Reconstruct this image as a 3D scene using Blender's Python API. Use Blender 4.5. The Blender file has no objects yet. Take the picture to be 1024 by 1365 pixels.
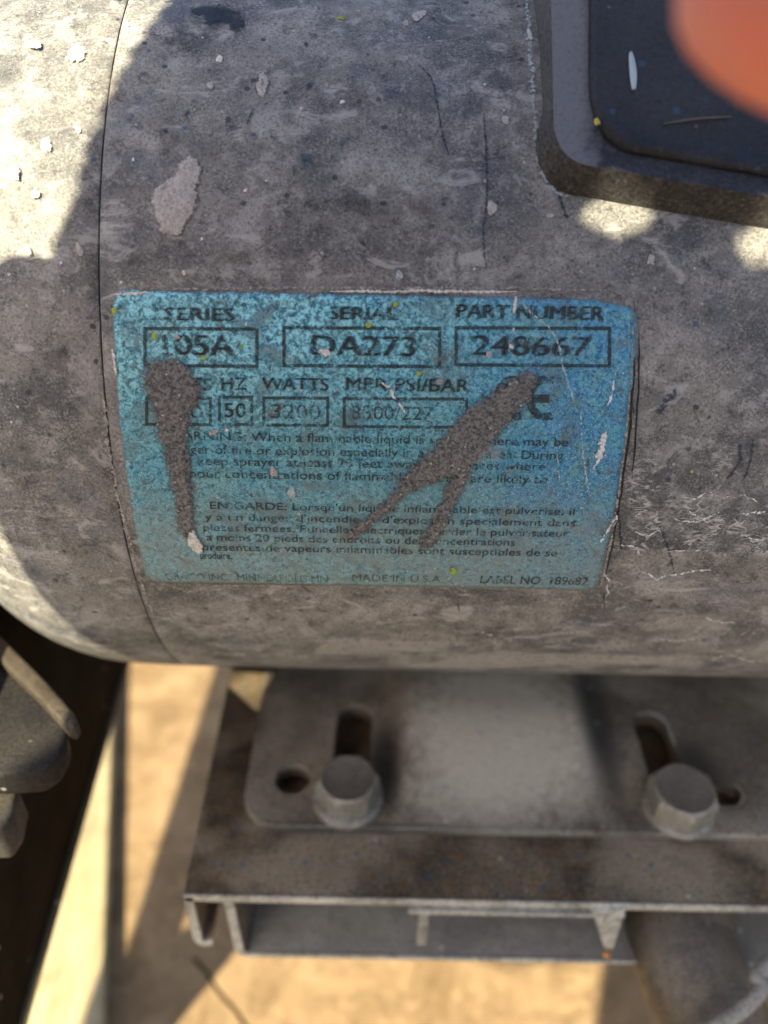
import bpy, bmesh, math, random
from mathutils import Vector, Matrix, noise as mn
rnd = random.Random(7)
S = 0.001                                    # everything below is written in millimetres
sc = bpy.context.scene

# ------------------------------------------------------------------ camera
F_PX, CX, CY = 1112.0, 512.0, 682.5
PITCH, ROLL = math.radians(37.0), math.radians(1.15)
CAM = Vector((0.0, -197.0, 93.4))
FWD = Vector((0, math.cos(PITCH), -math.sin(PITCH)))
U0 = Vector((0, math.sin(PITCH), math.cos(PITCH)))
RT = Vector((1, 0, 0)) * math.cos(ROLL) + U0 * math.sin(ROLL)
UP = U0 * math.cos(ROLL) - Vector((1, 0, 0)) * math.sin(ROLL)
cd = bpy.data.cameras.new('camera')
cam = bpy.data.objects.new('camera', cd)
sc.collection.objects.link(cam)
cam.matrix_world = Matrix((
    (RT.x, UP.x, -FWD.x, CAM.x * S), (RT.y, UP.y, -FWD.y, CAM.y * S),
    (RT.z, UP.z, -FWD.z, CAM.z * S), (0, 0, 0, 1)))
cd.sensor_fit = 'VERTICAL'
cd.sensor_height = 24.0
cd.sensor_width = 18.0
cd.lens = F_PX / 1365.0 * 24.0
cd.clip_start = 0.004
cd.clip_end = 300.0
cd.dof.use_dof = True
cd.dof.focus_distance = 0.141
cd.dof.aperture_fstop = 6.0
sc.camera = cam

# ------------------------------------------------------------------ sky, sun, exposure
SUN_AZ, SUN_EL = math.radians(34.0), math.radians(45.0)     # from the front left
SUN = Vector((-math.sin(SUN_AZ) * math.cos(SUN_EL), -math.cos(SUN_AZ) * math.cos(SUN_EL), math.sin(SUN_EL)))
SH = Vector((math.cos(SUN_AZ), -math.sin(SUN_AZ), 0))       # across the sun's rays
SU = SH.cross(SUN) * -1
if SU.z < 0: SU = -SU
w = bpy.data.worlds.new('World'); sc.world = w; w.use_nodes = True
bg = w.node_tree.nodes['Background']
sky = w.node_tree.nodes.new('ShaderNodeTexSky')
sky.sky_type = 'NISHITA'; sky.sun_disc = False
sky.sun_elevation = SUN_EL
sky.sun_rotation = math.atan2(SUN.x, SUN.y)
sky.air_density = 1.0; sky.dust_density = 2.5; sky.ozone_density = 1.0
w.node_tree.links.new(sky.outputs[0], bg.inputs[0])
bg.inputs[1].default_value = 0.075
sd = bpy.data.lights.new('sun', 'SUN'); sd.energy = 3.9; sd.angle = math.radians(0.8); sd.color = (1.0, 0.88, 0.61)
sun = bpy.data.objects.new('sun', sd); sc.collection.objects.link(sun)
sun.rotation_euler = SUN.to_track_quat('Z', 'Y').to_euler()
sc.view_settings.view_transform = 'Standard'
sc.view_settings.look = 'None'
sc.view_settings.exposure = 2.1
sc.view_settings.gamma = 1.0

# ------------------------------------------------------------------ measuring
R = 82.8                                      # motor shell radius
def ray(x, y): return FWD + RT * ((x - CX) / F_PX) - UP * ((y - CY) / F_PX)
def uvc(x, y, r=R):
    """a measured spot on the motor shell: (mm along the axis, mm round the shell)"""
    d = ray(x, y)
    a = d.y ** 2 + d.z ** 2; b = CAM.y * d.y + CAM.z * d.z; c = CAM.y ** 2 + CAM.z ** 2 - r * r
    D = max(b * b - a * c, 0)
    p = CAM + d * ((-b - math.sqrt(D)) / a)
    return Vector((p.x, math.atan2(p.z, -p.y) * r))
def onz(x, y, z):
    d = ray(x, y); return CAM + d * ((z - CAM.z) / d.z)
def ony(x, y, yy):
    d = ray(x, y); return CAM + d * ((yy - CAM.y) / d.y)
def onp(x, y, p0, n):
    d = ray(x, y); return CAM + d * ((p0 - CAM).dot(n) / d.dot(n))
def wrap(u, v, r): t = v / R; return Vector((u, -r * math.cos(t), r * math.sin(t)))
def sunpos(a, b, c): return SH * a + SU * b + SUN * c

# ------------------------------------------------------------------ objects
def thing(name, label, cat, loc=(0, 0, 0), group=None, kind=None):
    o = bpy.data.objects.new(name, None); sc.collection.objects.link(o)
    o.empty_display_size = 0.01
    o.location = Vector(loc) * S
    tag(o, label, cat, group, kind); o['_loc'] = list(loc)
    return o
def tag(o, label=None, cat=None, group=None, kind=None):
    if label: o['label'] = label
    if cat: o['category'] = cat
    if group: o['group'] = group
    if kind: o['kind'] = kind
    return o
def root_loc(p):
    while p.parent: p = p.parent
    return Vector(p['_loc']) if '_loc' in p else Vector((0, 0, 0))
def obj(name, bm, mat, parent=None, smooth=True, loc=None, angle=None):
    me = bpy.data.meshes.new(name)
    off = root_loc(parent) if parent else Vector(loc or (0, 0, 0))
    for v in bm.verts: v.co = (v.co - off) * S
    if angle is not None:
        bm.normal_update()
        for e in bm.edges:
            if len(e.link_faces) == 2 and e.calc_face_angle(0) > math.radians(angle): e.smooth = False
    for f in bm.faces: f.smooth = smooth
    bm.to_mesh(me); bm.free()
    me.materials.append(mat)
    o = bpy.data.objects.new(name, me); sc.collection.objects.link(o)
    if parent: o.parent = parent
    else:
        o.location = off * S; o['_loc'] = list(off)
    return o
def evaluated(bm, mods):
    """run modifiers over a bmesh (in mm) and return the result as a bmesh"""
    me = bpy.data.meshes.new('tmp'); bm.to_mesh(me); bm.free()
    o = bpy.data.objects.new('tmp', me); sc.collection.objects.link(o)
    mods(o)
    dg = bpy.context.evaluated_depsgraph_get()
    m2 = bpy.data.meshes.new_from_object(o.evaluated_get(dg))
    out = bmesh.new(); out.from_mesh(m2)
    bpy.data.objects.remove(o); bpy.data.meshes.remove(m2); bpy.data.meshes.remove(me)
    return out
def box(bm, c, size, rot=None):
    r = bmesh.ops.create_cube(bm, size=1.0)
    M = Matrix.Translation(c) @ (rot.to_4x4() if rot else Matrix()) @ Matrix.Diagonal((*size, 1))
    bmesh.ops.transform(bm, matrix=M, verts=r['verts']); return r['verts']
def bevel(bm, w, seg=2, ang=30):
    bm.normal_update()
    es = [e for e in bm.edges if len(e.link_faces) == 2 and e.calc_face_angle(0) > math.radians(ang)]
    bmesh.ops.bevel(bm, geom=es, offset=w, segments=seg, profile=0.5, affect='EDGES', clamp_overlap=True)
def lathe(bm, prof, n=96, M=Matrix(), a0=0, a1=2 * math.pi, uv=False):
    """revolve (x, r) round the X axis"""
    closed = abs(a1 - a0 - 2 * math.pi) < 1e-6
    rows = []
    cnt = n if closed else n + 1
    for k in range(cnt):
        t = a0 + (a1 - a0) * k / n
        rows.append([bm.verts.new(M @ Vector((x, -r * math.cos(t), r * math.sin(t)))) for x, r in prof])
    lay = bm.loops.layers.uv.verify() if uv else None
    arc = [0.0]
    for i in range(1, len(prof)): arc.append(arc[-1] + math.dist(prof[i], prof[i - 1]))
    for k in range(n):
        A, B = rows[k], rows[(k + 1) % cnt]
        for i in range(len(prof) - 1):
            f = bm.faces.new((A[i], A[i + 1], B[i + 1], B[i]))
            if uv:
                t = [a0 + (a1 - a0) * k / n, a0 + (a1 - a0) * (k + 1) / n]
                for l, (ii, tt) in zip(f.loops, ((i, 0), (i + 1, 0), (i + 1, 1), (i, 1))):
                    l[lay].uv = (prof[0][0] + arc[ii] * (1 if prof[-1][0] > prof[0][0] else -1), t[tt] * R)
def tube(bm, pts, rad, n=24, cap=True):
    pts = [Vector(p) for p in pts]
    rads = rad if isinstance(rad, (list, tuple)) else [rad] * len(pts)
    rings = []; ref = None
    for i, p in enumerate(pts):
        t = (pts[min(i + 1, len(pts) - 1)] - pts[max(i - 1, 0)]).normalized()
        if ref is None: ref = t.orthogonal().normalized()
        ref = (ref - t * ref.dot(t)).normalized(); b = t.cross(ref)
        rings.append([bm.verts.new(p + (ref * math.cos(2 * math.pi * k / n) + b * math.sin(2 * math.pi * k / n)) * rads[i]) for k in range(n)])
    for A, B in zip(rings, rings[1:]):
        for k in range(n): bm.faces.new((A[k], A[(k + 1) % n], B[(k + 1) % n], B[k]))
    if cap: bm.faces.new(rings[0][::-1]); bm.faces.new(rings[-1])
def catmull(pts, n=6, closed=True):
    out = []; N = len(pts)
    for i in range(N if closed else N - 1):
        g = (lambda k: pts[k % N]) if closed else (lambda k: pts[min(max(k, 0), N - 1)])
        p0, p1, p2, p3 = g(i - 1), g(i), g(i + 1), g(i + 2)
        for k in range(n):
            t = k / n
            out.append(0.5 * ((2 * p1) + (p2 - p0) * t + (2 * p0 - 5 * p1 + 4 * p2 - p3) * t * t + (3 * p1 - p0 - 3 * p2 + p3) * t ** 3))
    if not closed: out.append(pts[-1])
    return out

# ------------------------------------------------------------------ materials
class Mat:
    def __init__(s, name):
        s.m = bpy.data.materials.new(name); s.m.use_nodes = True
        s.t = s.m.node_tree; s.p = s.t.nodes['Principled BSDF']
    def n(s, typ, **kw):
        nd = s.t.nodes.new(typ)
        for k, v in kw.items(): setattr(nd, k, v)
        return nd
    def put(s, sock, v):
        if isinstance(v, bpy.types.NodeSocket): s.t.links.new(v, sock)
        elif isinstance(v, (tuple, list)) and len(v) == 3 and sock.type == 'RGBA': sock.default_value = (*v, 1)
        else: sock.default_value = v
    def uv(s): return s.n('ShaderNodeTexCoord').outputs['UV']
    def ob(s):
        mp = s.n('ShaderNodeMapping'); s.put(mp.inputs['Vector'], s.n('ShaderNodeTexCoord').outputs['Object'])
        mp.inputs['Scale'].default_value = (1000, 1000, 1000); return mp.outputs[0]
    def scale(s, vec, sx, sy, sz=1, rot=0):
        mp = s.n('ShaderNodeMapping'); s.put(mp.inputs['Vector'], vec)
        mp.inputs['Scale'].default_value = (sx, sy, sz); mp.inputs['Rotation'].default_value = (0, 0, rot); return mp.outputs[0]
    def noise(s, vec, mm, detail=4, rough=0.6, dist=0.0, off=0.0):
        nd = s.n('ShaderNodeTexNoise')
        if off:
            mp = s.n('ShaderNodeMapping'); s.put(mp.inputs['Vector'], vec); mp.inputs['Location'].default_value = (off, off * .7, off * .3); vec = mp.outputs[0]
        s.put(nd.inputs['Vector'], vec); nd.inputs['Scale'].default_value = 1.0 / mm
        nd.inputs['Detail'].default_value = detail; nd.inputs['Roughness'].default_value = rough; nd.inputs['Distortion'].default_value = dist
        return nd.outputs['Fac']
    def vor(s, vec, mm, rand=1.0):
        nd = s.n('ShaderNodeTexVoronoi'); s.put(nd.inputs['Vector'], vec); nd.inputs['Scale'].default_value = 1.0 / mm
        nd.inputs['Randomness'].default_value = rand
        return nd.outputs['Distance'], nd.outputs['Color']
    def ss(s, x, lo, hi, a=0.0, b=1.0):
        nd = s.n('ShaderNodeMapRange', interpolation_type='SMOOTHSTEP')
        if lo > hi: lo, hi, a, b = hi, lo, b, a
        s.put(nd.inputs['Value'], x); nd.inputs['From Min'].default_value = lo; nd.inputs['From Max'].default_value = hi
        nd.inputs['To Min'].default_value = a; nd.inputs['To Max'].default_value = b
        return nd.outputs[0]
    def ma(s, op, a, b=0.0):
        nd = s.n('ShaderNodeMath', operation=op); s.put(nd.inputs[0], a); s.put(nd.inputs[1], b); return nd.outputs[0]
    def mul(s, *xs):
        r = xs[0]
        for x in xs[1:]: r = s.ma('MULTIPLY', r, x)
        return r
    def add(s, a, b): return s.ma('ADD', a, b)
    def mix(s, f, a, b):
        nd = s.n('ShaderNodeMix', data_type='RGBA'); s.put(nd.inputs['Factor'], f); s.put(nd.inputs[6], a); s.put(nd.inputs[7], b); return nd.outputs[2]
    def sep(s, vec):
        nd = s.n('ShaderNodeSeparateXYZ'); s.put(nd.inputs[0], vec); return nd.outputs
    def attr(s, name): return s.n('ShaderNodeAttribute', attribute_name=name).outputs['Fac']
    def worms(s, vec, mm, width, off=0.0, dist=0.6):
        """thin wandering lines: where a noise crosses its middle"""
        x = s.noise(vec, mm, 3, 0.55, dist, off)
        return s.ss(s.ma('ABSOLUTE', s.ma('SUBTRACT', x, 0.5)), width, width * .3)
    def specks(s, vec, mm, share, size):
        """round specks in a share of the cells"""
        d, c = s.vor(vec, mm)
        r = s.sep(c)
        return s.mul(s.ss(d, size, size * .6), s.ss(r[0], 1 - share, 1 - share + .01)), r[1]
    def done(s, col, rough=0.6, bump=None, metal=0.0, spec=0.5, alpha=None, sss=0.0, sssr=None):
        s.put(s.p.inputs['Base Color'], col); s.put(s.p.inputs['Roughness'], rough)
        s.put(s.p.inputs['Metallic'], metal); s.put(s.p.inputs['Specular IOR Level'], spec)
        if alpha is not None: s.put(s.p.inputs['Alpha'], alpha)
        if sss:
            s.p.inputs['Subsurface Weight'].default_value = sss
            s.p.inputs['Subsurface Radius'].default_value = sssr or (1, .3, .15)
            s.p.inputs['Subsurface Scale'].default_value = 0.004
        if bump:
            nd = s.n('ShaderNodeBump'); s.put(nd.inputs['Height'], bump[0]); nd.inputs['Strength'].default_value = bump[1]
            nd.inputs['Distance'].default_value = bump[2] * S; s.t.links.new(nd.outputs[0], s.p.inputs['Normal'])
        return s.m

def m_motor(name, dark=1.0, bell=False):
    g = Mat(name); c = g.uv()
    u, v = g.sep(c)[0], g.sep(c)[1]
    big = g.noise(c, 22, 5, 0.62, 0.4)
    big2 = g.noise(c, 9, 5, 0.65, 0.5, 31)
    mid = g.noise(c, 2.6, 5, 0.7, 0.3, 12)
    fine = g.noise(c, 0.5, 2, 0.7, 0.3, 5)
    fine2 = g.noise(c, 0.9, 4, 0.75, 0.4, 77)
    col = g.mix(g.ss(big, .35, .65), (.080, .083, .086), (.215, .209, .194))           # worn grey paint
    col = g.mix(g.mul(g.ss(big2, .48, .68), .75), col, (.33, .325, .315))             # dried dust
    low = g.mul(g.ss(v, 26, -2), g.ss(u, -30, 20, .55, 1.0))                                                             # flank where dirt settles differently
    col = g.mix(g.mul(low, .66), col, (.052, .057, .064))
    col = g.mix(g.mul(g.ss(g.noise(c, 6, 5, .65, .6, 88), .54, .74), .55), col, (.050, .052, .057))    # greasy grime
    col = g.mix(g.mul(g.ss(mid, .52, .70), .6), col, (.35, .345, .33))
    col = g.mix(g.mul(g.ss(mid, .47, .32), .75), col, (.038, .039, .042))
    grit = g.noise(c, 0.27, 2, 0.6, 0, 15); gm = g.ss(g.noise(c, 5, 4, .65, .5, 101), .36, .60, .25, 1.0)
    col = g.mix(g.mul(g.ss(fine, .49, .34), .55), col, (.034, .035, .037))
    col = g.mix(g.mul(g.ss(fine, .53, .68), .36, gm), col, (.42, .41, .39))
    col = g.mix(g.mul(g.ss(grit, .57, .70), .38, gm), col, (.54, .53, .51))
    col = g.mix(g.mul(g.ss(grit, .43, .32), .32), col, (.03, .03, .032))
    # chalky dust along the underside
    under = g.mul(g.ss(v, 2, -46), g.ss(fine2, .30, .56), g.ss(big2, .20, .55, .5, 1.0))
    col = g.mix(g.mul(under, .9), col, (.68, .70, .72))
    # wrinkled white dust lines, densest on the lower flank
    wz = g.mul(g.ss(g.noise(c, 16, 3, .6, 0, 9), .36, .50), g.ss(v, 30, 6), g.ss(u, 22, 44))
    ws = g.mul(g.worms(g.scale(c, .55, 1.3), 1.9, .045, 3), wz, g.ss(g.noise(c, 3.1, 2, .5, 0, 44), .46, .58))
    ws2 = g.mul(g.worms(g.scale(c, .7, 1.2), .9, .06, 23), g.ss(g.noise(c, 5, 3, .6, 0, 14), .47, .60), g.ss(v, 24, -8), g.ss(u, -30, 45, .5, 1.0))
    wsum = g.ma('MAXIMUM', ws, g.mul(ws2, .85))
    col = g.mix(g.mul(wsum, .62), col, (.62, .615, .60))
    sp, q0 = g.specks(c, 1.5, .09, .20); sp = g.mul(sp, g.ss(g.noise(c, 6, 3, .6, 0, 35), .42, .6)); col = g.mix(g.mul(sp, g.add(.3, g.mul(q0, .6))), col, (.68, .66, .62))
    sp2, q = g.specks(g.scale(c, 1, 1.1), 3.7, .10, .15); col = g.mix(g.mul(sp2, .8), col, (.03, .07, .16))
    sp3, q = g.specks(g.scale(c, .9, 1.0, 1, .4), 2.6, .13, .22); col = g.mix(g.mul(sp3, .8), col, (.025, .025, .03))
    sp4, q = g.specks(g.scale(c, 1.0, .9, 1, .9), 14.0, .10, .03); col = g.mix(sp4, col, (.45, .42, .06))
    # bluish overspray in loose patches
    bl = g.mul(g.ss(g.noise(c, 13, 4, .6, .5, 55), .54, .74), .38)
    col = g.mix(bl, col, (.045, .068, .115))
    ch = g.mul(g.ss(g.noise(g.scale(c, .6, 1.2, 1, .5), 7, 6, .72, 1.2, 121), .55, .66), .6)
    col = g.mix(ch, col, (.42, .415, .40))
    h = g.add(g.add(g.mul(fine, .55), g.mul(mid, .5)), g.add(g.mul(wsum, .5), g.mul(sp, .4)))
    return g.done(col, g.ss(big2, .3, .7, .5, .78), (h, .9, .13), 0.0, .35)

def m_label():
    g = Mat('faded blue label vinyl'); c = g.uv(); u, v = g.sep(c)[0], g.sep(c)[1]
    big = g.noise(c, 11, 4, .6, .5); mid = g.noise(c, 2.2, 4, .65, .5, 17); fine = g.noise(c, .55, 3, .75, .2, 41); f2 = g.noise(c, .95, 4, .75, .6, 3)
    top = g.ss(v, 14, 40)
    right = g.ss(u, 8, 30)
    col = g.mix(g.ss(big, .35, .65), (.075, .255, .305), (.035, .25, .38))
    col = g.mix(g.mul(right, g.ss(mid, .35, .6), .8), col, (.014, .19, .43))
    col = g.mix(g.mul(g.ss(v, 16, -6), .7), col, (.16, .245, .255))
    fl = g.mul(g.ss(f2, .45, .57), g.ss(u, 34, -16, .25, 1.0), g.add(.25, g.mul(top, .75)))
    col = g.mix(fl, col, (.31, .78, .90))                                            # flaking, brighter under-layer
    col = g.mix(g.mul(g.ss(f2, .47, .34), .75), col, (.012, .050, .085))
    col = g.mix(g.mul(g.ss(g.noise(c, 1.4, 4, .7, .5, 63), .60, .70), .7), col, (.006, .055, .21))
    col = g.mix(g.mul(g.ss(fine, .53, .66), .5), col, (.26, .46, .50))
    col = g.mix(g.mul(g.ss(fine, .47, .34), .7), col, (.02, .05, .065))
    gr = g.noise(c, .27, 2, .6, 0, 51)
    col = g.mix(g.mul(g.ss(gr, .57, .68), .55), col, (.50, .64, .66))
    grime = g.mul(g.ss(g.noise(c, 7, 5, .68, .6, 29), .50, .66), g.ss(f2, .38, .58))
    col = g.mix(g.mul(grime, .75), col, (.11, .115, .11))
    col = g.mix(g.mul(g.ss(g.noise(c, 2.9, 4, .7, .4, 71), .60, .70), .85), col, (.10, .095, .088))
    col = g.mix(g.mul(g.ss(v, 20, -2), g.ss(g.noise(c, 3.4, 5, .7, .5, 141), .36, .62), .55), col, (.20, .245, .24))
    ed = g.ss(g.add(g.attr('edge'), g.mul(g.noise(c, 1.6, 4, .7, 0, 8), -1.9)), -.5, -1.15)
    col = g.mix(g.mul(ed, .9), col, (.16, .155, .145))
    sp, _ = g.specks(c, 1.35, .08, .17); col = g.mix(g.mul(sp, .7), col, (.62, .66, .64))
    sp4, q = g.specks(g.scale(c, 1, .9, 1, .9), 6.5, .12, .07); col = g.mix(g.mul(sp4, .85), col, g.mix(g.ss(q, .4, .5), (.20, .33, .07), (.55, .50, .16)))
    h = g.add(g.mul(fine, .5), g.add(g.mul(f2, .5), g.mul(sp, .4)))
    return g.done(col, .55, (h, 1.0, .2), 0, .35)

def m_ink(name='worn black print', keep=.44, op=.80):
    g = Mat(name); c = g.uv()
    f = g.noise(c, .55, 4, .75, .4, 91); b = g.noise(c, 4.5, 3, .6, .3, 13)
    a = g.mul(g.ss(g.add(f, g.mul(b, .55)), keep + .16, keep + .34), .92)
    col = g.mix(g.ss(f, .35, .7), (.012, .018, .022), (.045, .055, .06))
    return g.done(col, .6, None, 0, .3, alpha=g.mul(a, op))

def m_patch(name, c1, c2, lo=.15, hi=.5, amp=.5, mm=1.2, rough=.7, bump=.12, speck=None, op=1.0):
    """a dried patch with ragged edges: 'edge' runs from 0 at the outline inward"""
    g = Mat(name); c = g.uv()
    n1 = g.noise(c, mm, 5, .7, .4, 19); n2 = g.noise(c, .5, 3, .75, 0, 61); n3 = g.noise(c, 2.2, 4, .7, .6, 6)
    a = g.mul(g.ss(g.add(g.attr('edge'), g.mul(g.ma('SUBTRACT', n1, .5), amp * 2)), lo, hi), op)
    col = g.mix(g.ss(n2, .3, .7), c1, c2)
    col = g.mix(g.mul(g.ss(n3, .56, .66), .55), col, tuple(x * .45 for x in c1))
    if speck:
        sp, _ = g.specks(c, .95, .22, .26); col = g.mix(g.mul(sp, .85), col, speck)
    return g.done(col, rough, (g.add(n2, g.mul(n1, .8)), 1.0, bump), 0, .3, alpha=a)

def m_steel(name, c1, c2, rust=(.11, .065, .035), rustf=.5, dust=(.30, .28, .25), dustf=.4, rough=.55, blue=0.0, metal=0.0, lo=.45, pool=None, dark=(), spec=.35):
    g = Mat(name); c = g.ob()
    a = g.noise(c, 14, 5, .62, .4); b = g.noise(c, 3.2, 5, .7, .4, 9); f = g.noise(c, .7, 4, .75, .2, 4); d = g.noise(c, 26, 3, .5, .3, 50)
    col = g.mix(g.ss(a, .35, .65), c1, c2)
    col = g.mix(g.mul(g.ss(b, lo, lo + .2), rustf), col, rust)
    col = g.mix(g.mul(g.ss(d, .42, .66), dustf), col, dust)
    col = g.mix(g.mul(g.ss(f, .50, .34), .75), col, tuple(x * .25 for x in c1))
    col = g.mix(g.mul(g.ss(f, .54, .68), .5), col, dust)
    if pool:                                     # paler patch in one place; on the foot, settled dust
        mp = g.n('ShaderNodeMapping'); g.put(mp.inputs['Vector'], c); mp.inputs['Location'].default_value = (-pool[0] / pool[3], -pool[1] / pool[4], -pool[2] / 60); mp.inputs['Scale'].default_value = (1 / pool[3], 1 / pool[4], 1 / 60)
        ln = g.n('ShaderNodeVectorMath', operation='LENGTH'); g.put(ln.inputs[0], mp.outputs[0])
        dd = g.add(ln.outputs['Value'], g.mul(g.ma('SUBTRACT', b, .5), .9))
        col = g.mix(g.mul(g.ss(dd, 1.15, .45), g.ss(f, .2, .6, .55, .95)), col, pool[5])
    for x_, y_, rx_, ry_ in dark:               # shade beside bolts and bump, painted in as dark patches
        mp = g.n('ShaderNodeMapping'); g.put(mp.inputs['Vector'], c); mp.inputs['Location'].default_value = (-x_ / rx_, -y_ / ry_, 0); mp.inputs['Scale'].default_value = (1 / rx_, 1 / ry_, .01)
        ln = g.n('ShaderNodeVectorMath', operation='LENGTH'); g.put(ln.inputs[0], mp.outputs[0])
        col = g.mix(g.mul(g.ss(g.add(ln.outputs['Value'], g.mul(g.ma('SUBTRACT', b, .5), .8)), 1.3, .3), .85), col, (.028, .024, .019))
    if blue:
        sp, _ = g.specks(c, 2.4, .14, .3); col = g.mix(g.mul(sp, blue), col, (.03, .09, .20))
    sp, _ = g.specks(c, 4.2, .10, .16); col = g.mix(g.mul(sp, .7), col, (.5, .47, .43))
    return g.done(col, g.ss(b, .3, .7, rough - .1, rough + .15), (g.add(f, b), .9, .3), metal, spec)

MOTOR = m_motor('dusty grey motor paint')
LABEL = m_label()
INK = m_ink()
INK2 = m_ink('worn small black print', .46, .66)
RESIDUE = m_patch('dried grey residue', (.054, .055, .055), (.275, .27, .265), .12, .95, 1.7, .7, .85, .42, (.5, .48, .45))
FILM = m_patch('thin grey grime film', (.07, .075, .075), (.19, .19, .185), .3, 1.6, 1.3, 1.2, .8, .1, None, .6)
SPLAT = m_patch('dried pinkish grey paint', (.33, .30, .28), (.58, .55, .52), .10, .38, .9, .6, .8, .4)
WHITE = m_patch('chalky white paint', (.60, .58, .55), (.88, .86, .83), .14, .42, 1.1, .45, .8, .35)
WHITES = m_patch('scuffed white paint', (.55, .57, .57), (.82, .82, .81), .3, .6, 1.6, .7, .8, .2)
PALE = m_patch('thin pale scratch', (.34, .42, .45), (.56, .62, .64), .20, .60, 1.9, .8, .8, .08, None, .8)
NAVY = m_patch('dark blue ink stroke', (.014, .024, .045), (.035, .055, .09), .15, .60, 1.3, .7, .5, .05, None, .75)
BLUE = m_patch('blue paint smudge', (.02, .06, .11), (.05, .11, .16), .2, 1.9, 1.3, 2.6, .6, .05, None, .65)
INKY = m_patch('dark navy paint smear', (.010, .016, .028), (.03, .042, .06), .2, 1.0, 1.5, 1.5, .5, .08, None, .85)
TEAL = m_patch('teal paint smudge', (.012, .06, .10), (.035, .11, .15), .2, 1.5, 1.4, 1.8, .6, .05, None, .8)
GRIME = m_patch('black grease smudge', (.020, .022, .028), (.05, .055, .07), .3, 2.0, 1.4, 2.8, .5, .06, None, .6)
DUST = m_patch('pale dust smudge', (.36, .34, .31), (.55, .53, .50), .3, 2.2, 1.5, 1.8, .85, .1, None, .5)
GREEN = m_patch('yellow green paint speck', (.22, .30, .04), (.42, .44, .08), .08, .3, .5, .5, .6, .1)
CRACK = m_patch('dark crack dirt', (.012, .011, .010), (.03, .028, .025), .05, .2, .5, .6, .8, .0)
EDGE = m_patch('dried edge of old adhesive', (.22, .205, .19), (.42, .40, .37), .25, .7, 1.5, .8, .8, .2)
BROWN = m_patch('brown dirt crust', (.13, .112, .095), (.25, .225, .195), .3, 1.7, 1.3, 1.3, .85, .15, None, .6)
BOXSIDE = m_steel('dark moulded box side', (.030, .030, .031), (.065, .064, .063), (.10, .095, .088), .4, (.17, .168, .16), .3, .8)
BOXTOP = m_steel('dusty box ledge', (.020, .022, .030), (.045, .047, .058), (.015, .016, .024), .55, (.10, .10, .11), .4, .5, .3, pool=(26.5, -44, 164, 5.5, 60, (.17, .172, .182)))  # pool turns the ledge paler at its left
LID = m_steel('black plastic lid', (.0035, .004, .007), (.009, .009, .011), (.026, .025, .025), .5, (.045, .045, .05), .4, .42, .4, lo=.5, spec=.4)
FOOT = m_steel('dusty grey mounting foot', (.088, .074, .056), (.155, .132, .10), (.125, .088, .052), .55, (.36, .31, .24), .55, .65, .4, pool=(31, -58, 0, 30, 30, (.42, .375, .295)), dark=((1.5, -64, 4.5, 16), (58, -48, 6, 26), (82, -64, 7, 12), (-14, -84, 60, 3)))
DECK = m_steel('brown grimy deck paint', (.050, .038, .025), (.15, .118, .078), (.19, .105, .042), .65, (.40, .33, .235), .6, .65, .7, .4, lo=.47)
EDGEM = m_steel('bare worn sheet edge', (.24, .235, .20), (.42, .41, .36), (.09, .08, .06), .55, (.55, .52, .44), .4, .5)
INNER = m_steel('grey inner sheet', (.16, .15, .125), (.23, .215, .18), (.09, .085, .07), .3, (.22, .21, .18), .4, .6)
BOLT = m_steel('zinc plated bolt', (.22, .205, .165), (.36, .35, .295), (.10, .075, .05), .55, (.34, .30, .235), .5, .42, 0, .45)
BOLTTOP = m_steel('grimy bolt top', (.066, .054, .040), (.12, .10, .076), (.16, .11, .07), .4, (.22, .20, .17), .4, .6)
TUBE = m_steel('scuffed dark tube', (.040, .028, .017), (.085, .063, .041), (.018, .016, .013), .5, (.20, .175, .14), .35, .45, spec=.6)
BLACK = m_steel('black painted panel', (.008, .0062, .004), (.019, .0145, .009), (.028, .019, .010), .5, (.03, .023, .015), .35, .8, spec=.06)
RUBBER = m_steel('dark rubber housing', (.014, .014, .016), (.026, .025, .024), (.03, .026, .02), .4, (.055, .05, .044), .3, .6, spec=.15)
RUBRIM = m_steel('brown grimy rim', (.034, .027, .020), (.062, .050, .037), (.055, .038, .024), .4, (.10, .082, .06), .35, .6)
STEM = m_steel('pale grimy stem', (.05, .046, .039), (.08, .073, .062), (.05, .04, .03), .4, (.11, .10, .085), .3, .6)
HOSE = m_steel('pale grey hose', (.17, .16, .14), (.26, .245, .21), (.15, .13, .11), .3, (.4, .38, .33), .4, .6)

def m_board():
    g = Mat('cream painted timber'); c = g.ob()
    a = g.noise(g.scale(c, 1, .12), 3, 5, .65, .3); b = g.noise(c, 18, 4, .6, .3, 8)
    col = g.mix(g.ss(a, .3, .7), (.24, .195, .105), (.38, .32, .19)); col = g.mix(g.mul(g.ss(b, .52, .7), .5), col, (.15, .11, .055))
    return g.done(col, .65, (a, .6, .4))
def m_ground():
    g = Mat('tan dusty concrete'); c = g.ob()
    a = g.noise(c, 26, 5, .62, .6); b = g.noise(c, 8, 5, .65, .5, 8); f = g.noise(c, 1.3, 4, .7, 0, 3)
    col = g.mix(g.ss(a, .3, .7), (.17, .112, .058), (.27, .187, .105)); col = g.mix(g.mul(g.ss(b, .5, .7), .6), col, (.35, .25, .14))
    col = g.mix(g.mul(g.ss(b, .47, .33), .65), col, (.13, .085, .045)); sp, _ = g.specks(c, 5, .3, .2); col = g.mix(g.mul(sp, .6), col, (.09, .07, .05)); col = g.mix(g.mul(g.ss(f, .5, .3), .3), col, (.15, .11, .07))
    return g.done(col, .9, (g.add(b, f), .8, .8), 0, .2)
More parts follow.
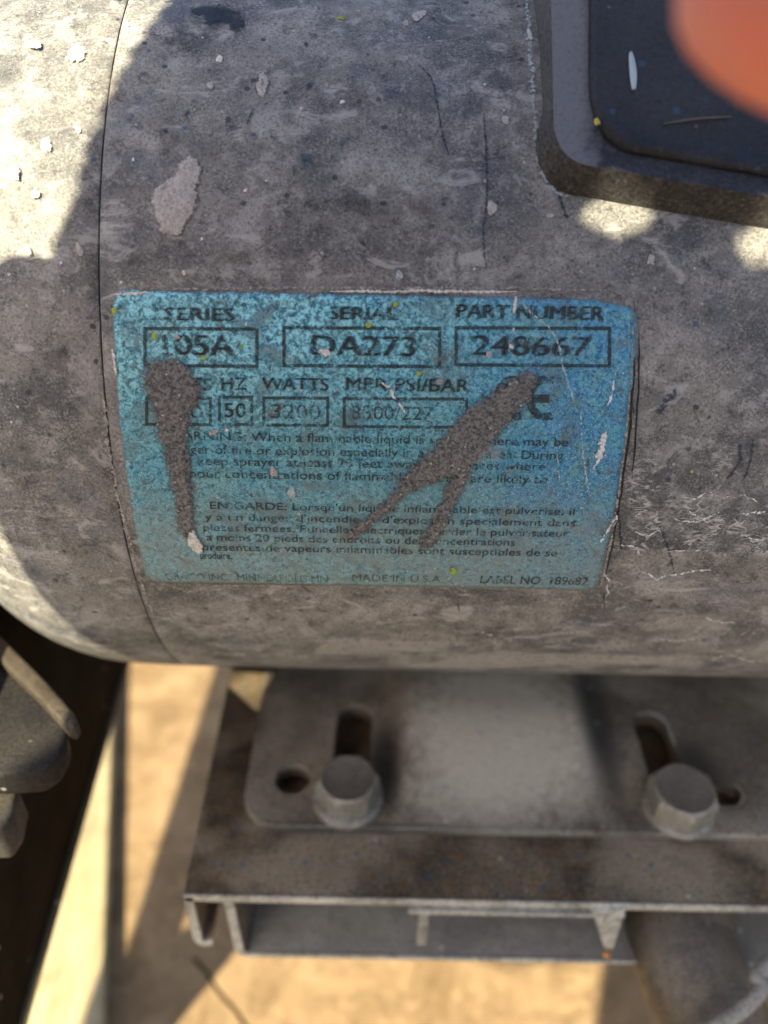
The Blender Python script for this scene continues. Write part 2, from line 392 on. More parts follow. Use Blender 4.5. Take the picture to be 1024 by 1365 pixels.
def m_skin():
    g = Mat('skin'); c = g.ob()
    a = g.noise(c, 14, 4, .6, .3); b = g.noise(c, 1.1, 4, .7, 0, 5)
    col = g.mix(g.ss(a, .3, .7), (.80, .40, .31), (.93, .29, .23)); col = g.mix(g.mul(g.ss(b, .5, .3), .25), col, (.35, .17, .11))
    return g.done(col, .5, (b, .4, .15), 0, .4, sss=.6)
def plain(name, col, rough, metal=0.0):
    g = Mat(name); c = g.ob(); b = g.noise(c, 3, 4, .65)
    return g.done(g.mix(g.ss(b, .3, .7), tuple(x * .8 for x in col), col), rough, (b, .3, .1), metal)

# ------------------------------------------------------------------ ground
GZ = -230.0
gb = bmesh.new(); bmesh.ops.create_grid(gb, x_segments=2, y_segments=2, size=60000)
for v in gb.verts: v.co.z = GZ - 9
ground = obj('ground', gb, plain('dark soil', (.11, .075, .042), .95)); ground['kind'] = 'structure'
GROUND = m_ground()
def slab(poly):
    bm = bmesh.new(); vs = [bm.verts.new((x, y, GZ)) for x, y in poly]; f = bm.faces.new(vs)
    if f.normal.z < 0: f.normal_flip()
    bm.normal_update()
    ex = bmesh.ops.extrude_face_region(bm, geom=[f])
    for v in ex['geom']:
        if isinstance(v, bmesh.types.BMVert): v.co.z -= 8
    bmesh.ops.recalc_face_normals(bm, faces=bm.faces); bevel(bm, 1.2, 2, 40)
    return obj('slab', bm, GROUND, ground, smooth=False)
def gpt(x, y): p = onz(x, y, GZ); return Vector((p.x, p.y))
def jag(a, b, n, amp):
    out = []
    for i in range(n + 1):
        p = a.lerp(b, i / n)
        if 0 < i < n: p = p + Vector((rnd.uniform(-amp, amp), rnd.uniform(-amp, amp)))
        out.append(p)
    return out
J = gpt(258, 1276)
j1, j2, j3 = gpt(120, 1356), gpt(335, 1372), gpt(225, 1120)
j1 = J + (j1 - J) * 8; j2 = J + (j2 - J) * 3
L1, L2 = jag(J, j1, 14, 1.6), jag(J, j2, 12, 1.6)
far = Vector((260, 520)); G = .5
off = lambda L, d: [p + d for p in L]
slab([tuple(p) for p in off(L1, Vector((.6, G))) + [Vector((-600, 520)), far, Vector((500, j2.y))] + off(L2, Vector((G, .6)))[::-1]])
slab([tuple(p) for p in off(L1, Vector((-.6, -G))) + [Vector((-500, -500)), Vector((j2.x - 3, -500))] + off(L2, Vector((-G, -.6)))[::-1]])

# ------------------------------------------------------------------ the motor
motor = thing('electric_motor', 'dusty grey electric motor with a faded blue nameplate and paint spatters', 'motor', (0, 0, -92))
SEAM = -45.6
bm = bmesh.new()
lathe(bm, [(SEAM + .9, R - 2.2), (SEAM + .14, R - .9), (SEAM + .14, R - .2), (SEAM + .4, R), (SEAM + 4, R), (0, R), (60, R), (120, R), (150, R)], 256, uv=True)
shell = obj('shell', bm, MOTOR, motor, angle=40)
bm = bmesh.new()
prof = [(SEAM + .9, R - 2.2), (SEAM - .14, R - 1.0), (SEAM - .14, R - .25), (SEAM - .4, R - .05), (-50, R - .1), (-56, R - .3)]
for k in range(1, 15):
    t = math.pi / 2 * k / 14
    prof.append((-56 - 40 * math.sin(t), R - 36.3 + 36 * math.cos(t)))
prof += [(-98, 40), (-100, 30), (-101, 14), (-101, 0.01)]
lathe(bm, prof, 256, uv=True)
bell = obj('end_bell', bm, MOTOR, motor, angle=40)
bm = bmesh.new()
prof = [(150.4, R - 1), (151, R), (158, R - .4)]
for k in range(1, 9):
    t = math.pi / 2 * k / 8
    prof.append((158 + 34 * math.sin(t), R - 36.4 + 36 * math.cos(t)))
prof += [(194, 30), (194, .01)]
lathe(bm, prof, 96, uv=True)
for f in bm.faces: f.normal_flip()
obj('end_bell', bm, MOTOR, motor, angle=40)

# ---- patches that follow the shell
def edge_dist(p, poly):
    best = 1e9
    for a, b in zip(poly, poly[1:] + poly[:1]):
        d = b - a; L = d.length_squared
        t = max(0, min(1, (p - a).dot(d) / L)) if L else 0
        best = min(best, (p - (a + d * t)).length)
    return best
def patch_bm(poly, h, step=1.2, skirt=0.0, dome=0.0, norm=None):
    """fill an outline given in (u, v) mm, cut it finely enough to bend round the shell"""
    bm = bmesh.new()
    bm.faces.new([bm.verts.new((p.x, p.y, 0)) for p in poly])
    x0, x1 = min(p.x for p in poly), max(p.x for p in poly); y0, y1 = min(p.y for p in poly), max(p.y for p in poly)
    for ax, lo, hi in ((0, x0, x1), (1, y0, y1)):
        n = int((hi - lo) / step)
        for i in range(1, n + 1):
            co = Vector((0, 0, 0)); co[ax] = lo + (hi - lo) * i / (n + 1); no = Vector((0, 0, 0)); no[ax] = 1
            bmesh.ops.bisect_plane(bm, geom=bm.verts[:] + bm.edges[:] + bm.faces[:], plane_co=co, plane_no=no, dist=1e-5)
    big = [f for f in bm.faces if len(f.verts) > 4]
    bmesh.ops.triangulate(bm, faces=big)
    return dress(bm, poly, h, dome, norm, skirt)
def dress(bm, poly, h, dome=0.0, norm=None, skirt=0.0):
    bm.normal_update()
    for f in bm.faces:
        if f.normal.z < 0: f.normal_flip()
    lay = bm.loops.layers.uv.verify(); ea = bm.verts.layers.float.new('edge')
    half = norm or 1.0
    if skirt:
        rim = [e for e in bm.edges if e.is_boundary]
        r = bmesh.ops.extrude_edge_only(bm, edges=rim)
        sk = {v for v in r['geom'] if isinstance(v, bmesh.types.BMVert)}
    else: sk = set()
    for f in bm.faces:
        for l in f.loops: l[lay].uv = (l.vert.co.x, l.vert.co.y)
    for v in bm.verts:
        p = Vector((v.co.x, v.co.y))
        d = 0 if v in sk else edge_dist(p, poly)
        v[ea] = min(d / half, 2.0)
        z = h + dome * min(1, d / half) if v not in sk else h - skirt
        v.co = wrap(p.x, p.y, R + z)
    return bm
hcount = [0]
def lift():
    hcount[0] += 1
    return 0.002 * (hcount[0] % 40)
def patch(name, px, mat, parent, h=.10, dome=.15, norm=1.0, step=1.0, smooth=4, skirt=0.0, jit=0.0):
    pts = [uvc(*p) for p in px]
    poly = catmull(pts, smooth) if smooth else pts
    if jit: poly = [p + Vector((mn.noise(Vector((p.x * 1.7, p.y * 1.7, 3))), mn.noise(Vector((p.x * 1.7, p.y * 1.7, 9))))) * jit for p in poly]
    return obj(name, patch_bm(poly, h + lift(), step, skirt, dome, norm), mat, parent)
def blob(name, x, y, rx, ry, mat, parent, rot=0.0, h=.10, dome=.15, norm=None, jit=.18, n=14):
    px = []
    ph = rnd.uniform(0, 9)
    for k in range(n):
        t = 2 * math.pi * k / n; q = 1 + jit * mn.noise(Vector((math.cos(t) * 1.5, math.sin(t) * 1.5, ph))) * 2
        a, b = rx * q * math.cos(t), ry * q * math.sin(t)
        px.append((x + a * math.cos(rot) - b * math.sin(rot), y + a * math.sin(rot) + b * math.cos(rot)))
    mmr = min(rx, ry) / 8.3
    return patch(name, px, mat, parent, h, dome, norm or max(.3, mmr * .7), max(.35, mmr * .5), 3)
def strip_uv(pts, wid, h, step=.7, taper=True):
    L = [pts[0]]
    for a, b in zip(pts, pts[1:]):
        n = max(1, int((b - a).length / step))
        for i in range(1, n + 1): L.append(a.lerp(b, i / n))
    bm = bmesh.new(); lay = bm.loops.layers.uv.verify(); ea = bm.verts.layers.float.new('edge')
    rows = []
    for i, p in enumerate(L):
        t = (L[min(i + 1, len(L) - 1)] - L[max(i - 1, 0)]).normalized(); nn = Vector((-t.y, t.x))
        s = i / (len(L) - 1); w = wid * (min(1, 6 * s, 6 * (1 - s)) * .8 + .2 if taper else 1)
        row = []
        for k, e in ((-1, 0.0), (0, .6), (1, 0.0)):
            q = p + nn * (k * w / 2); v = bm.verts.new(wrap(q.x, q.y, R + h)); v[ea] = e if taper else .6; row.append((v, q))
        rows.append(row)
    for A, B in zip(rows, rows[1:]):
        for k in range(2):
            f = bm.faces.new((A[k][0], A[k + 1][0], B[k + 1][0], B[k][0]))
            for l, q in zip(f.loops, (A[k][1], A[k + 1][1], B[k + 1][1], B[k][1])): l[lay].uv = q
    bm.normal_update()
    f0 = bm.faces[:][0] if len(bm.faces) else None
    if f0:
        c = f0.calc_center_median()
        if f0.normal.dot(Vector((0, c.y, c.z))) < 0:
            for f in bm.faces: f.normal_flip()
    return bm
def strip(name, px, wid, mat, parent, h=.10, wob=.15, taper=True):
    pts = catmull([uvc(*p) for p in px], 6, False)
    pts = [p + Vector((mn.noise(Vector((p.x, p.y, 1))), mn.noise(Vector((p.x, p.y, 5))))) * wob for p in pts]
    return obj(name, strip_uv(pts, wid, h + lift(), .5, taper), mat, parent)

# ---- nameplate
LU0, LU1 = -43.4, 39.4
LV0, LV1 = uvc(500, 781).y, uvc(500, 393).y
def rrect(u0, u1, v0, v1, r, n=5):
    out = []
    for cx, cy, a in ((u1 - r, v1 - r, 0), (u0 + r, v1 - r, 90), (u0 + r, v0 + r, 180), (u1 - r, v0 + r, 270)):
        for k in range(n + 1):
            t = math.radians(a + 90 * k / n); out.append(Vector((cx + r * math.cos(t), cy + r * math.sin(t))))
    return out
lp = rrect(LU0, LU1, LV0, LV1, 2.2)
# ragged worn edge, top right corner lost
lp2 = []
for a, b in zip(lp, lp[1:] + lp[:1]):
    n = max(1, int((b - a).length / .8))
    for i in range(n):
        p = a.lerp(b, i / n)
        p = p + Vector((mn.noise(Vector((p.x * .9, p.y * .9, 2))), mn.noise(Vector((p.x * .9, p.y * .9, 7))))) * .28
        if p.x > LU1 - 7 and p.y > LV1 - 4: p.y -= .25 * max(0, p.x - (LU1 - 7)) ** .8 * 1.0
        lp2.append(p)
plate = obj('nameplate', patch_bm(lp2, .16, 1.3, .14, 0.0, 1.0), LABEL, motor)
plate['label'] = 'faded blue nameplate with worn black print'

def text(s, x0, x1, ytop, ybase, mat=INK, bold=.0, nm='lettering', h=.30):
    cu = bpy.data.curves.new('t', 'FONT'); cu.body = s; cu.resolution_u = 3
    o = bpy.data.objects.new('t', cu); sc.collection.objects.link(o)
    me = bpy.data.meshes.new_from_object(o.evaluated_get(bpy.context.evaluated_depsgraph_get()))
    bpy.data.objects.remove(o); bpy.data.curves.remove(cu)
    bm = bmesh.new(); bm.from_mesh(me); bpy.data.meshes.remove(me)
    xs = [v.co.x for v in bm.verts]; a, b = min(xs), max(xs)
    p0, p1, pt = uvc(x0, ybase), uvc(x1, ybase + (x1 - x0) * .017), uvc(x0, ytop)
    cap = .69
    lay = bm.loops.layers.uv.verify()
    for v in bm.verts:
        fx = (v.co.x - a) / (b - a); fy = v.co.y / cap
        q = Vector((p0.x + (p1.x - p0.x) * fx, p0.y + (p1.y - p0.y) * fx + (pt.y - p0.y) * fy)); v.co = (q.x, q.y, 0)
    if bold:                                         # thicker strokes: a second impression beside the first
        for v in bm.verts: v.co.x -= bold * 5
        d = bmesh.ops.duplicate(bm, geom=bm.verts[:] + bm.edges[:] + bm.faces[:])
        for v in d['geom']:
            if isinstance(v, bmesh.types.BMVert): v.co.x += bold * 10; v.co.y += .09; v.co.z = .015
    for f in bm.faces:
        for l in f.loops: l[lay].uv = (l.vert.co.x, l.vert.co.y)
    for v in bm.verts: v.co = wrap(v.co.x, v.co.y, R + h + v.co.z)
    return obj(nm, bm, mat, plate, smooth=False)
def outline(x0, x1, y0, y1, wid=.55):
    y0b, y1b = y0 + (x1 - x0) * .0, y1
    c = [uvc(x0, y0), uvc(x1, y0 + (x1 - x0) * .005), uvc(x1, y1 + (x1 - x0) * .008), uvc(x0, y1)]
    out = bmesh.new()
    for k in range(4):
        a, b = c[k], c[(k + 1) % 4]; d = (b - a).normalized() * wid / 2 * (1 if k % 2 == 0 else -1)
        q = strip_uv([a - d, b + d], wid, .27 , .8, False)
        me = bpy.data.meshes.new('t'); q.to_mesh(me); q.free(); out.from_mesh(me); bpy.data.meshes.remove(me)
    obj('box_outline', out, INK, plate, smooth=False)
text('SERIES', 221, 313, 410, 427, bold=.034); text('SERIAL', 439, 530, 409, 426, bold=.034); text('PART NUMBER', 609, 804, 406, 424, bold=.034)
for q in ((194, 343, 438, 487), (379, 586, 437, 487), (608, 812, 437, 486)): outline(*q)
text('105A', 219, 313, 446, 473, bold=.038); text('DA273', 416, 553, 447, 473, bold=.038); text('248667', 629, 786, 447, 473, bold=.038)
text('VOLTS', 200, 283, 503, 519, bold=.022); text('HZ', 296, 329, 503, 519, bold=.022); text('WATTS', 350, 438, 503, 519, bold=.022); text('MPR PSI/BAR', 462, 625, 503, 520, bold=.022)
for q in ((196, 281, 530, 565), (293, 336, 529, 565), (352, 437, 530, 566), (459, 622, 531, 568)): outline(*q, wid=.5)
text('240', 212, 272, 539, 556); text('50', 300, 329, 537, 556, bold=.01); text('3200', 362, 428, 538, 557); text('3300/227', 470, 577, 540, 558)
e = bmesh.new()
for part in ([(738, 507), (718, 507), (708, 520), (706, 531), (710, 545), (720, 554), (738, 554)], [(706, 531), (732, 531)], [(694, 507), (676, 507), (666, 520), (664, 531), (668, 545), (678, 554), (694, 554)]):
    q = strip_uv(catmull([uvc(*p) for p in part], 4, False), 1.35, .29, .6, False)
    me = bpy.data.meshes.new('t'); q.to_mesh(me); q.free(); e.from_mesh(me); bpy.data.meshes.remove(me)
obj('lettering', e, INK, plate, smooth=False)
for s, x0, x1, yc in (('WARNING: When a flammable liquid is sprayed there may be', 222, 757, 581), ('danger of fire or explosion especially in a confined area. During', 226, 750, 599),
                      ('use keep sprayer at least 20 feet away from places where', 230, 726, 614), ('vapour concentrations of flammable vapours are likely to', 234, 729, 631)):
    text(s, x0, x1, yc - 7, yc + 4.5, INK2, .006)
for s, x0, x1, yc in (("EN GARDE: Lorsqu'un liquide inflammable est pulverise, il", 281, 765, 674), ("y a un danger d'incendie et d'explosion specialement dans", 274, 766, 689),
                      ('pieces fermees. Etincelles electriques: garder le pulverisateur', 272, 757, 703), ('a moins 20 pieds des endroits ou des concentrations', 276, 686, 716),
                      ('presentes de vapeurs inflammables sont susceptibles de se', 271, 742, 729), ('produire.', 268, 310, 740)):
    text(s, x0, x1, yc - 6, yc + 3.5, INK2, .006)
text('GRACO INC.  MINNEAPOLIS MN', 222, 437, 762, 771, INK2, .0); text('MADE IN U.S.A.', 470, 590, 764, 773, INK2); text('LABEL NO. 189682', 640, 782, 766, 776, INK2, .01)

# dried residue streaks across the nameplate
patch('residue_streak', [(190, 482), (205, 473), (226, 470), (250, 478), (266, 498), (276, 516), (270, 540), (259, 562), (257, 600), (262, 650), (266, 700), (268, 716), (256, 723), (243, 716), (233, 700), (226, 660), (217, 620), (208, 586), (203, 571), (197, 540), (186, 512)], RESIDUE, plate, .32, .35, 1.6, .55, 4, jit=.4)
patch('residue_streak', [(700, 488), (716, 489), (722, 505), (716, 526), (699, 547), (672, 580), (642, 614), (626, 636), (600, 640), (575, 648), (545, 665), (515, 690), (490, 710), (472, 722), (459, 716), (463, 700), (490, 680), (520, 650), (546, 615), (575, 590), (600, 560), (612, 545), (640, 525), (670, 505)], RESIDUE, plate, .32, .35, 1.6, .55, 4, jit=.4)
patch('residue_streak', [(588, 641), (622, 618), (632, 628), (621, 655), (608, 680), (596, 705), (581, 727), (566, 733), (555, 725), (562, 705), (575, 680), (585, 660)], RESIDUE, plate, .36, .35, 1.4, .55, 4, jit=.4)
patch('paint_flake', [(252, 706), (258, 703), (265, 712), (273, 727), (268, 736), (258, 732), (250, 722)], WHITE, plate, .62, .2, .8, .5, 3, jit=.5)
patch('paint_flake', [(800, 572), (808, 566), (811, 585), (806, 606), (797, 622), (790, 632), (788, 622), (795, 600)], WHITES, plate, .3, .2, .9, .4, 3, jit=.4)
for x, y, rx, ry, m in ((686, 408, 3, 12, WHITE), (684, 440, 2, 6, WHITE), (681, 462, 4, 4, WHITE), (651, 472, 6, 5, SPLAT), (585, 509, 7, 4, SPLAT), (237, 449, 6, 3, SPLAT), (433, 470, 10, 5, WHITE), (329, 432, 3, 4, WHITE),
                       (491, 433, 5, 5, GREEN), (527, 406, 4, 4, GREEN), (207, 448, 5, 5, GREEN), (272, 477, 4, 4, GREEN), (558, 497, 4, 4, GREEN), (303, 572, 3, 3, WHITE), (604, 759, 5, 5, GREEN), (153, 414, 4, 6, GREEN),
                       (402, 520, 3, 2, WHITE), (365, 628, 5, 8, SPLAT), (390, 655, 6, 9, PALE), (450, 497, 7, 14, FILM), (450, 523, 10, 8, FILM), (540, 395, 18, 5, FILM), (410, 395, 22, 7, FILM), (822, 398, 22, 9, FILM), (745, 505, 12, 12, FILM), (700, 458, 14, 6, FILM), (305, 493, 7, 7, FILM),
                       (285, 575, 7, 4, SPLAT), (180, 652, 9, 8, DUST), (545, 610, 5, 4, BLUE), (300, 402, 24, 8, FILM), (470, 560, 30, 26, FILM), (655, 600, 40, 22, DUST)):
    blob('spatter' if m not in (FILM, DUST) else 'grime_patch', x, y, rx, ry, m, plate, rnd.uniform(-.3, .3), .40, .1)
strip('scratch', [(688, 392), (705, 415), (728, 434), (742, 455), (750, 490), (760, 520), (768, 548)], .55, PALE, plate, .34)
strip('scratch', [(774, 545), (775, 580), (779, 620), (786, 660)], .5, PALE, plate, .34)
strip('scratch', [(742, 600), (746, 640)], .4, PALE, plate, .34)
strip('scratch', [(803, 545), (812, 535), (818, 510), (820, 495)], .6, WHITES, plate, .34)
strip('scratch', [(800, 722), (810, 705), (822, 685)], 1.0, WHITES, plate, .34)
for q in ([(508, 509), (520, 518)], [(520, 520), (528, 533)], [(530, 534), (541, 552)]): strip('scratch', q, .9, WHITES, plate, .36, .3)
for q in ([(152, 393), (200, 390)], [(440, 389), (560, 388), (690, 389)], [(150, 465), (156, 500)]): strip('worn_or_lit_edge', q, .7, WHITE, plate, .33, .2)
strip('worn_or_lit_edge', [(210, 778), (350, 779), (470, 780), (620, 782), (790, 785)], .5, EDGE, plate, .3, .2)
strip('worn_or_lit_edge', [(842, 405), (842, 470), (836, 560), (826, 650), (812, 730), (800, 780)], .9, EDGE, plate, .3, .4)
strip('worn_or_lit_edge', [(150, 386), (300, 385), (500, 384), (690, 385), (830, 388)], 1.0, EDGE, plate, .22, .4)
strip('adhesive_line', [(845, 400), (844, 500), (836, 600), (822, 690), (806, 775)], .5, CRACK, motor, .1, .3)
strip('adhesive_line', [(852, 440), (850, 540), (842, 640)], .35, CRACK, motor, .1, .3)
# dirt packed into the seam, hiding part of it
strip('seam_dirt', [(143, 80), (137, 130), (132, 193)], 2.6, BROWN, motor, .12, .3)
strip('seam_dust', [(131, 420), (134, 500), (146, 600), (172, 715), (197, 800), (226, 856)], 1.5, EDGE, motor, .10, .4)

# ---- splashes on the motor paint
patch('paint_splat', [(238, 216), (250, 209), (264, 212), (271, 225), (268, 240), (262, 248), (264, 262), (259, 285), (250, 300), (240, 314), (226, 317), (213, 308), (207, 290), (202, 262), (208, 250), (222, 240), (236, 232), (234, 222)], SPLAT, motor, .14, .3, 1.0, .6, 3, jit=.6)
blob('paint_splat', 350, 115, 10, 16, SPLAT, motor, .15, .14, .3); blob('paint_core', 351, 112, 5, 8, BROWN, motor, .15, .46, .05)
blob('paint_splat', 103, 72, 14, 13, WHITE, motor, .3, .14, .25); blob('paint_core', 104, 73, 8, 7, EDGE, motor, .3, .42, .05)
for x, y, rx, ry, m in ((293, 80, 5, 6, WHITE), (280, 115, 6, 6, SPLAT), (107, 333, 6, 10, SPLAT), (328, 254, 4, 3, WHITE), (269, 319, 3, 3, WHITE), (246, 363, 3, 4, WHITE), (456, 137, 5, 3, WHITE), (403, 146, 4, 4, SPLAT), (105, 174, 4, 5, WHITE),
                       (45, 60, 12, 6, WHITE), (62, 195, 9, 10, WHITE), (20, 230, 9, 12, WHITE), (48, 258, 6, 8, WHITE), (82, 350, 3, 3, WHITE), (38, 335, 5, 8, WHITE), (13, 366, 3, 3, WHITE), (178, 213, 3, 3, WHITE), (558, 22, 11, 6, SPLAT), (541, 32, 5, 5, SPLAT),
                       (675, 160, 7, 6, SPLAT), (655, 277, 7, 11, SPLAT), (533, 367, 8, 7, PALE), (706, 47, 4, 9, WHITE), (733, 288, 6, 4, SPLAT), (868, 347, 6, 9, SPLAT), (900, 551, 9, 11, DUST), (1013, 764, 8, 6, DUST), (922, 628, 3, 3, GREEN), (893, 697, 2, 2, GREEN),
                       (412, 115, 5, 5, NAVY), (538, 137, 4, 4, GRIME), (527, 87, 6, 5, GRIME), (543, 84, 5, 4, GRIME), (249, 152, 3, 6, NAVY), (220, 175, 4, 4, NAVY), (408, 60, 4, 4, NAVY), (145, 88, 5, 5, GRIME), (290, 372, 9, 5, GRIME), (516, 105, 6, 4, BROWN), (706, 195, 4, 8, GRIME), (455, 25, 6, 3, GREEN)):
    blob('paint_speck', x, y, rx, ry, m, motor, rnd.uniform(-.5, .5))
for x, y, rx, ry, m, r in ((292, 17, 34, 17, INKY, -.15), (318, 34, 16, 13, INKY, .3), (300, 24, 40, 20, GRIME, 0), (408, 215, 24, 38, TEAL, .1), (436, 230, 10, 14, BLUE, .5), (455, 190, 12, 16, BLUE, 0), (235, 50, 40, 24, GRIME, .4), (150, 130, 30, 50, BROWN, .3), (330, 160, 16, 22, GRIME, .7),
                        (525, 125, 26, 26, BLUE, 0), (480, 130, 36, 26, BROWN, .3), (300, 340, 50, 22, BROWN, 0), (470, 20, 60, 30, DUST, 0), (600, 300, 70, 40, DUST, .2), (560, 280, 40, 20, BROWN, 0), (860, 345, 30, 30, BROWN, 0), (900, 390, 40, 20, GRIME, 0),
                        (1000, 590, 40, 70, GRIME, .3), (500, 860, 120, 12, DUST, 0), (760, 880, 200, 14, DUST, 0), (900, 830, 90, 16, DUST, 0), (95, 500, 14, 40, DUST, .25), (60, 470, 34, 60, GRIME, 0), (30, 620, 40, 50, BROWN, 0), (450, 280, 100, 24, GRIME, 0)):
    blob('smudge', x, y, rx, ry, m, motor, r, .06, .02, max(1.2, min(rx, ry) / 8.3 * .8), .35)
for px, wd in (([(556, 86), (575, 105), (583, 140), (590, 180), (600, 212)], .5), ([(645, 150), (648, 200), (649, 260), (644, 320), (650, 360)], .7), ([(742, 250), (750, 275), (757, 292)], 1.0), ([(823, 640), (825, 690), (829, 738)], .7), ([(814, 684), (826, 680)], .9),
               ([(879, 700), (892, 735), (899, 765)], .6), ([(898, 518), (890, 535), (876, 552)], 2.2), ([(985, 590), (985, 615), (968, 640)], 1.2), ([(1003, 585), (1000, 615), (990, 640)], 1.0), ([(840, 520), (846, 555)], .5), ([(805, 790), (806, 815)], .4), ([(338, 143), (330, 168)], .7), ([(610, 800), (612, 815)], .4), ([(320, 845), (360, 838)], .3)):
    strip('ink_stroke', px, wd, NAVY, motor, .12)
for px, wd in (([(855, 760), (872, 770), (885, 768), (930, 760), (945, 760)], .8), ([(890, 735), (905, 732), (932, 734)], .5), ([(985, 690), (1000, 683), (1020, 682)], .8), ([(830, 725), (845, 728), (853, 738)], .6), ([(840, 705), (860, 712), (880, 706)], .5), ([(895, 690), (920, 695), (940, 690), (960, 680)], .6), ([(938, 822), (962, 828), (980, 830)], .8),
               ([(915, 680), (930, 690)], .5), ([(990, 715), (1015, 720)], .5), ([(945, 880), (970, 872), (1000, 880), (1015, 878)], 1.0), ([(800, 760), (812, 775), (806, 800)], .6), ([(640, 842), (658, 846)], .6), ([(880, 850), (900, 853), (935, 850)], .5), ([(905, 660), (925, 661), (948, 655)], .5), ([(960, 665), (985, 660), (1010, 668)], .4)):
    strip('dust_wrinkle', px, wd, WHITES, motor, .14, .6)

# ---- terminal box, top right
BN = Vector((0.0, -math.cos(math.radians(47)), math.sin(math.radians(47))))
p_ref = wrap(*uvc(760, 240), R + 5.5)
def corner_path(a, c, b, r=.5, n=8):
    a, c, b = Vector(a), Vector(c), Vector(b); out = []
    for k in range(n + 1):
        t = k / n; out.append((a * (1 - t) ** 2 + c * 2 * t * (1 - t) + b * t * t))
    return out
def box_ring(left_top, c0, corner, c1, right, n=10):
    return [Vector(left_top)] + corner_path(c0, corner, c1, n=n) + [Vector(right)]
base_px = box_ring((699, -260), (711, 190), (716, 262), (778, 264), (1330, 362))
top_px = box_ring((728, -300), (737, 165), (742, 214), (785, 222), (1360, 322))
base3 = []
for p in base_px:
    q = uvc(p.x, p.y)
    if p.y < 0: q = Vector((uvc(705, 20).x, R * math.radians(118)))
    base3.append(wrap(q.x, q.y, R - .6))
top3 = [onp(p.x, p.y, p_ref, BN) for p in top_px]
top3[0] = top3[1] + (top3[0] - top3[1]).normalized() * 62; top3[-1] = top3[-2] + (top3[-1] - top3[-2]).normalized() * 62
back = Vector((top3[-1].x, top3[0].y, 0)); back.z = top3[0].z + (top3[-1].z - top3[-2].z) * .6
tb = wrap(base3[-1].x, R * math.radians(118), R - .6)
bm = bmesh.new()
bv = [bm.verts.new(p) for p in base3 + [tb]]
mid3 = [b.lerp(t, .86) for b, t in zip(base3 + [tb], top3 + [back])]
cen = sum((t for t in top3 + [back]), Vector()) / (len(top3) + 1)
mv = [bm.verts.new(p) for p in mid3]
tv = [bm.verts.new(p.lerp(cen, .012)) for p in top3 + [back]]
iv = [bm.verts.new(p.lerp(cen, .05)) for p in top3 + [back]]
N = len(bv)
for A, B in ((bv, mv), (mv, tv)):
    for k in range(N): bm.faces.new((A[k], A[(k + 1) % N], B[(k + 1) % N], B[k]))
bmesh.ops.recalc_face_normals(bm, faces=bm.faces)
tbox = obj('terminal_box', bm, BOXSIDE, motor, angle=35)
# ledge round the lid and the raised lid itself
lid_px = box_ring((788, -300), (785, 100), (785, 186), (838, 203), (1400, 300))
lid3 = [onp(p.x, p.y, p_ref, BN) for p in lid_px]
lid3[0] = lid3[1] + (lid3[0] - lid3[1]).normalized() * 50; lid3[-1] = lid3[-2] + (lid3[-1] - lid3[-2]).normalized() * 50
lb = Vector((lid3[-1].x, lid3[0].y, lid3[0].z))
loop = lid3 + [lb]; outer = [p.lerp(cen, .012) for p in top3 + [back]]
bm = bmesh.new()
ov = [bm.verts.new(p) for p in outer]; nv = [bm.verts.new(p - BN * .3) for p in loop]; ov2 = [bm.verts.new(p - BN * 1.2) for p in outer]
for k in range(N): bm.faces.new((ov[k], ov[(k + 1) % N], nv[(k + 1) % N], nv[k])); bm.faces.new((ov2[k], ov2[(k + 1) % N], ov[(k + 1) % N], ov[k]))
bmesh.ops.recalc_face_normals(bm, faces=bm.faces)
obj('ledge', bm, BOXTOP, tbox, angle=35)
lc = sum(loop, Vector()) / len(loop)
bm = bmesh.new()
rows = []
for sh, up in ((0, -1.5), (0.0, .1), (.02, .5), (.05, .85), (.10, .95), (.14, .8), (.30, .7), (.6, .8), (.999, .9)):
    rows.append([bm.verts.new(p.lerp(lc, sh) + BN * up) for p in loop])
for A, B in zip(rows, rows[1:]):
    for k in range(N): bm.faces.new((A[k], A[(k + 1) % N], B[(k + 1) % N], B[k]))
bmesh.ops.recalc_face_normals(bm, faces=bm.faces)
lid = obj('lid', bm, LID, tbox, angle=50)
def lidmark(name, px, wid, mat):
    bm = bmesh.new(); pts = catmull([onp(x, y, p_ref + BN * .95, BN) for x, y in px], 4, False); rows = []
    for i, p in enumerate(pts):
        t = (pts[min(i + 1, len(pts) - 1)] - pts[max(i - 1, 0)]).normalized(); nn = BN.cross(t); s = i / (len(pts) - 1)
        ww = wid * (.25 + .75 * math.sin(math.pi * (.08 + .84 * s)))
        rows.append([bm.verts.new(p - nn * ww / 2 + BN * .0), bm.verts.new(p + BN * .35), bm.verts.new(p + nn * ww / 2)])
    for A, B in zip(rows, rows[1:]):
        for k in range(2): bm.faces.new((A[k], A[k + 1], B[k + 1], B[k]))
    bmesh.ops.recalc_face_normals(bm, faces=bm.faces)
    return obj(name, bm, mat, tbox)
lidmark('paint_run', [(841, 70), (844, 95), (845, 120)], 1.1, plain('pale blue grey paint', (.42, .50, .53), .6))
lidmark('paint_dot', [(795, 158), (796, 163), (797, 167)], .9, plain('mustard paint', (.55, .42, .05), .6))
lidmark('scratch', [(884, 165), (930, 158), (975, 156)], .4, plain('grey scratch', (.10, .10, .095), .7))
strip('paint_bead', [(702, -5), (705, 60), (711, 130), (716, 200), (725, 236), (745, 258), (775, 268)], 1.3, PALE, motor, .12, .3)

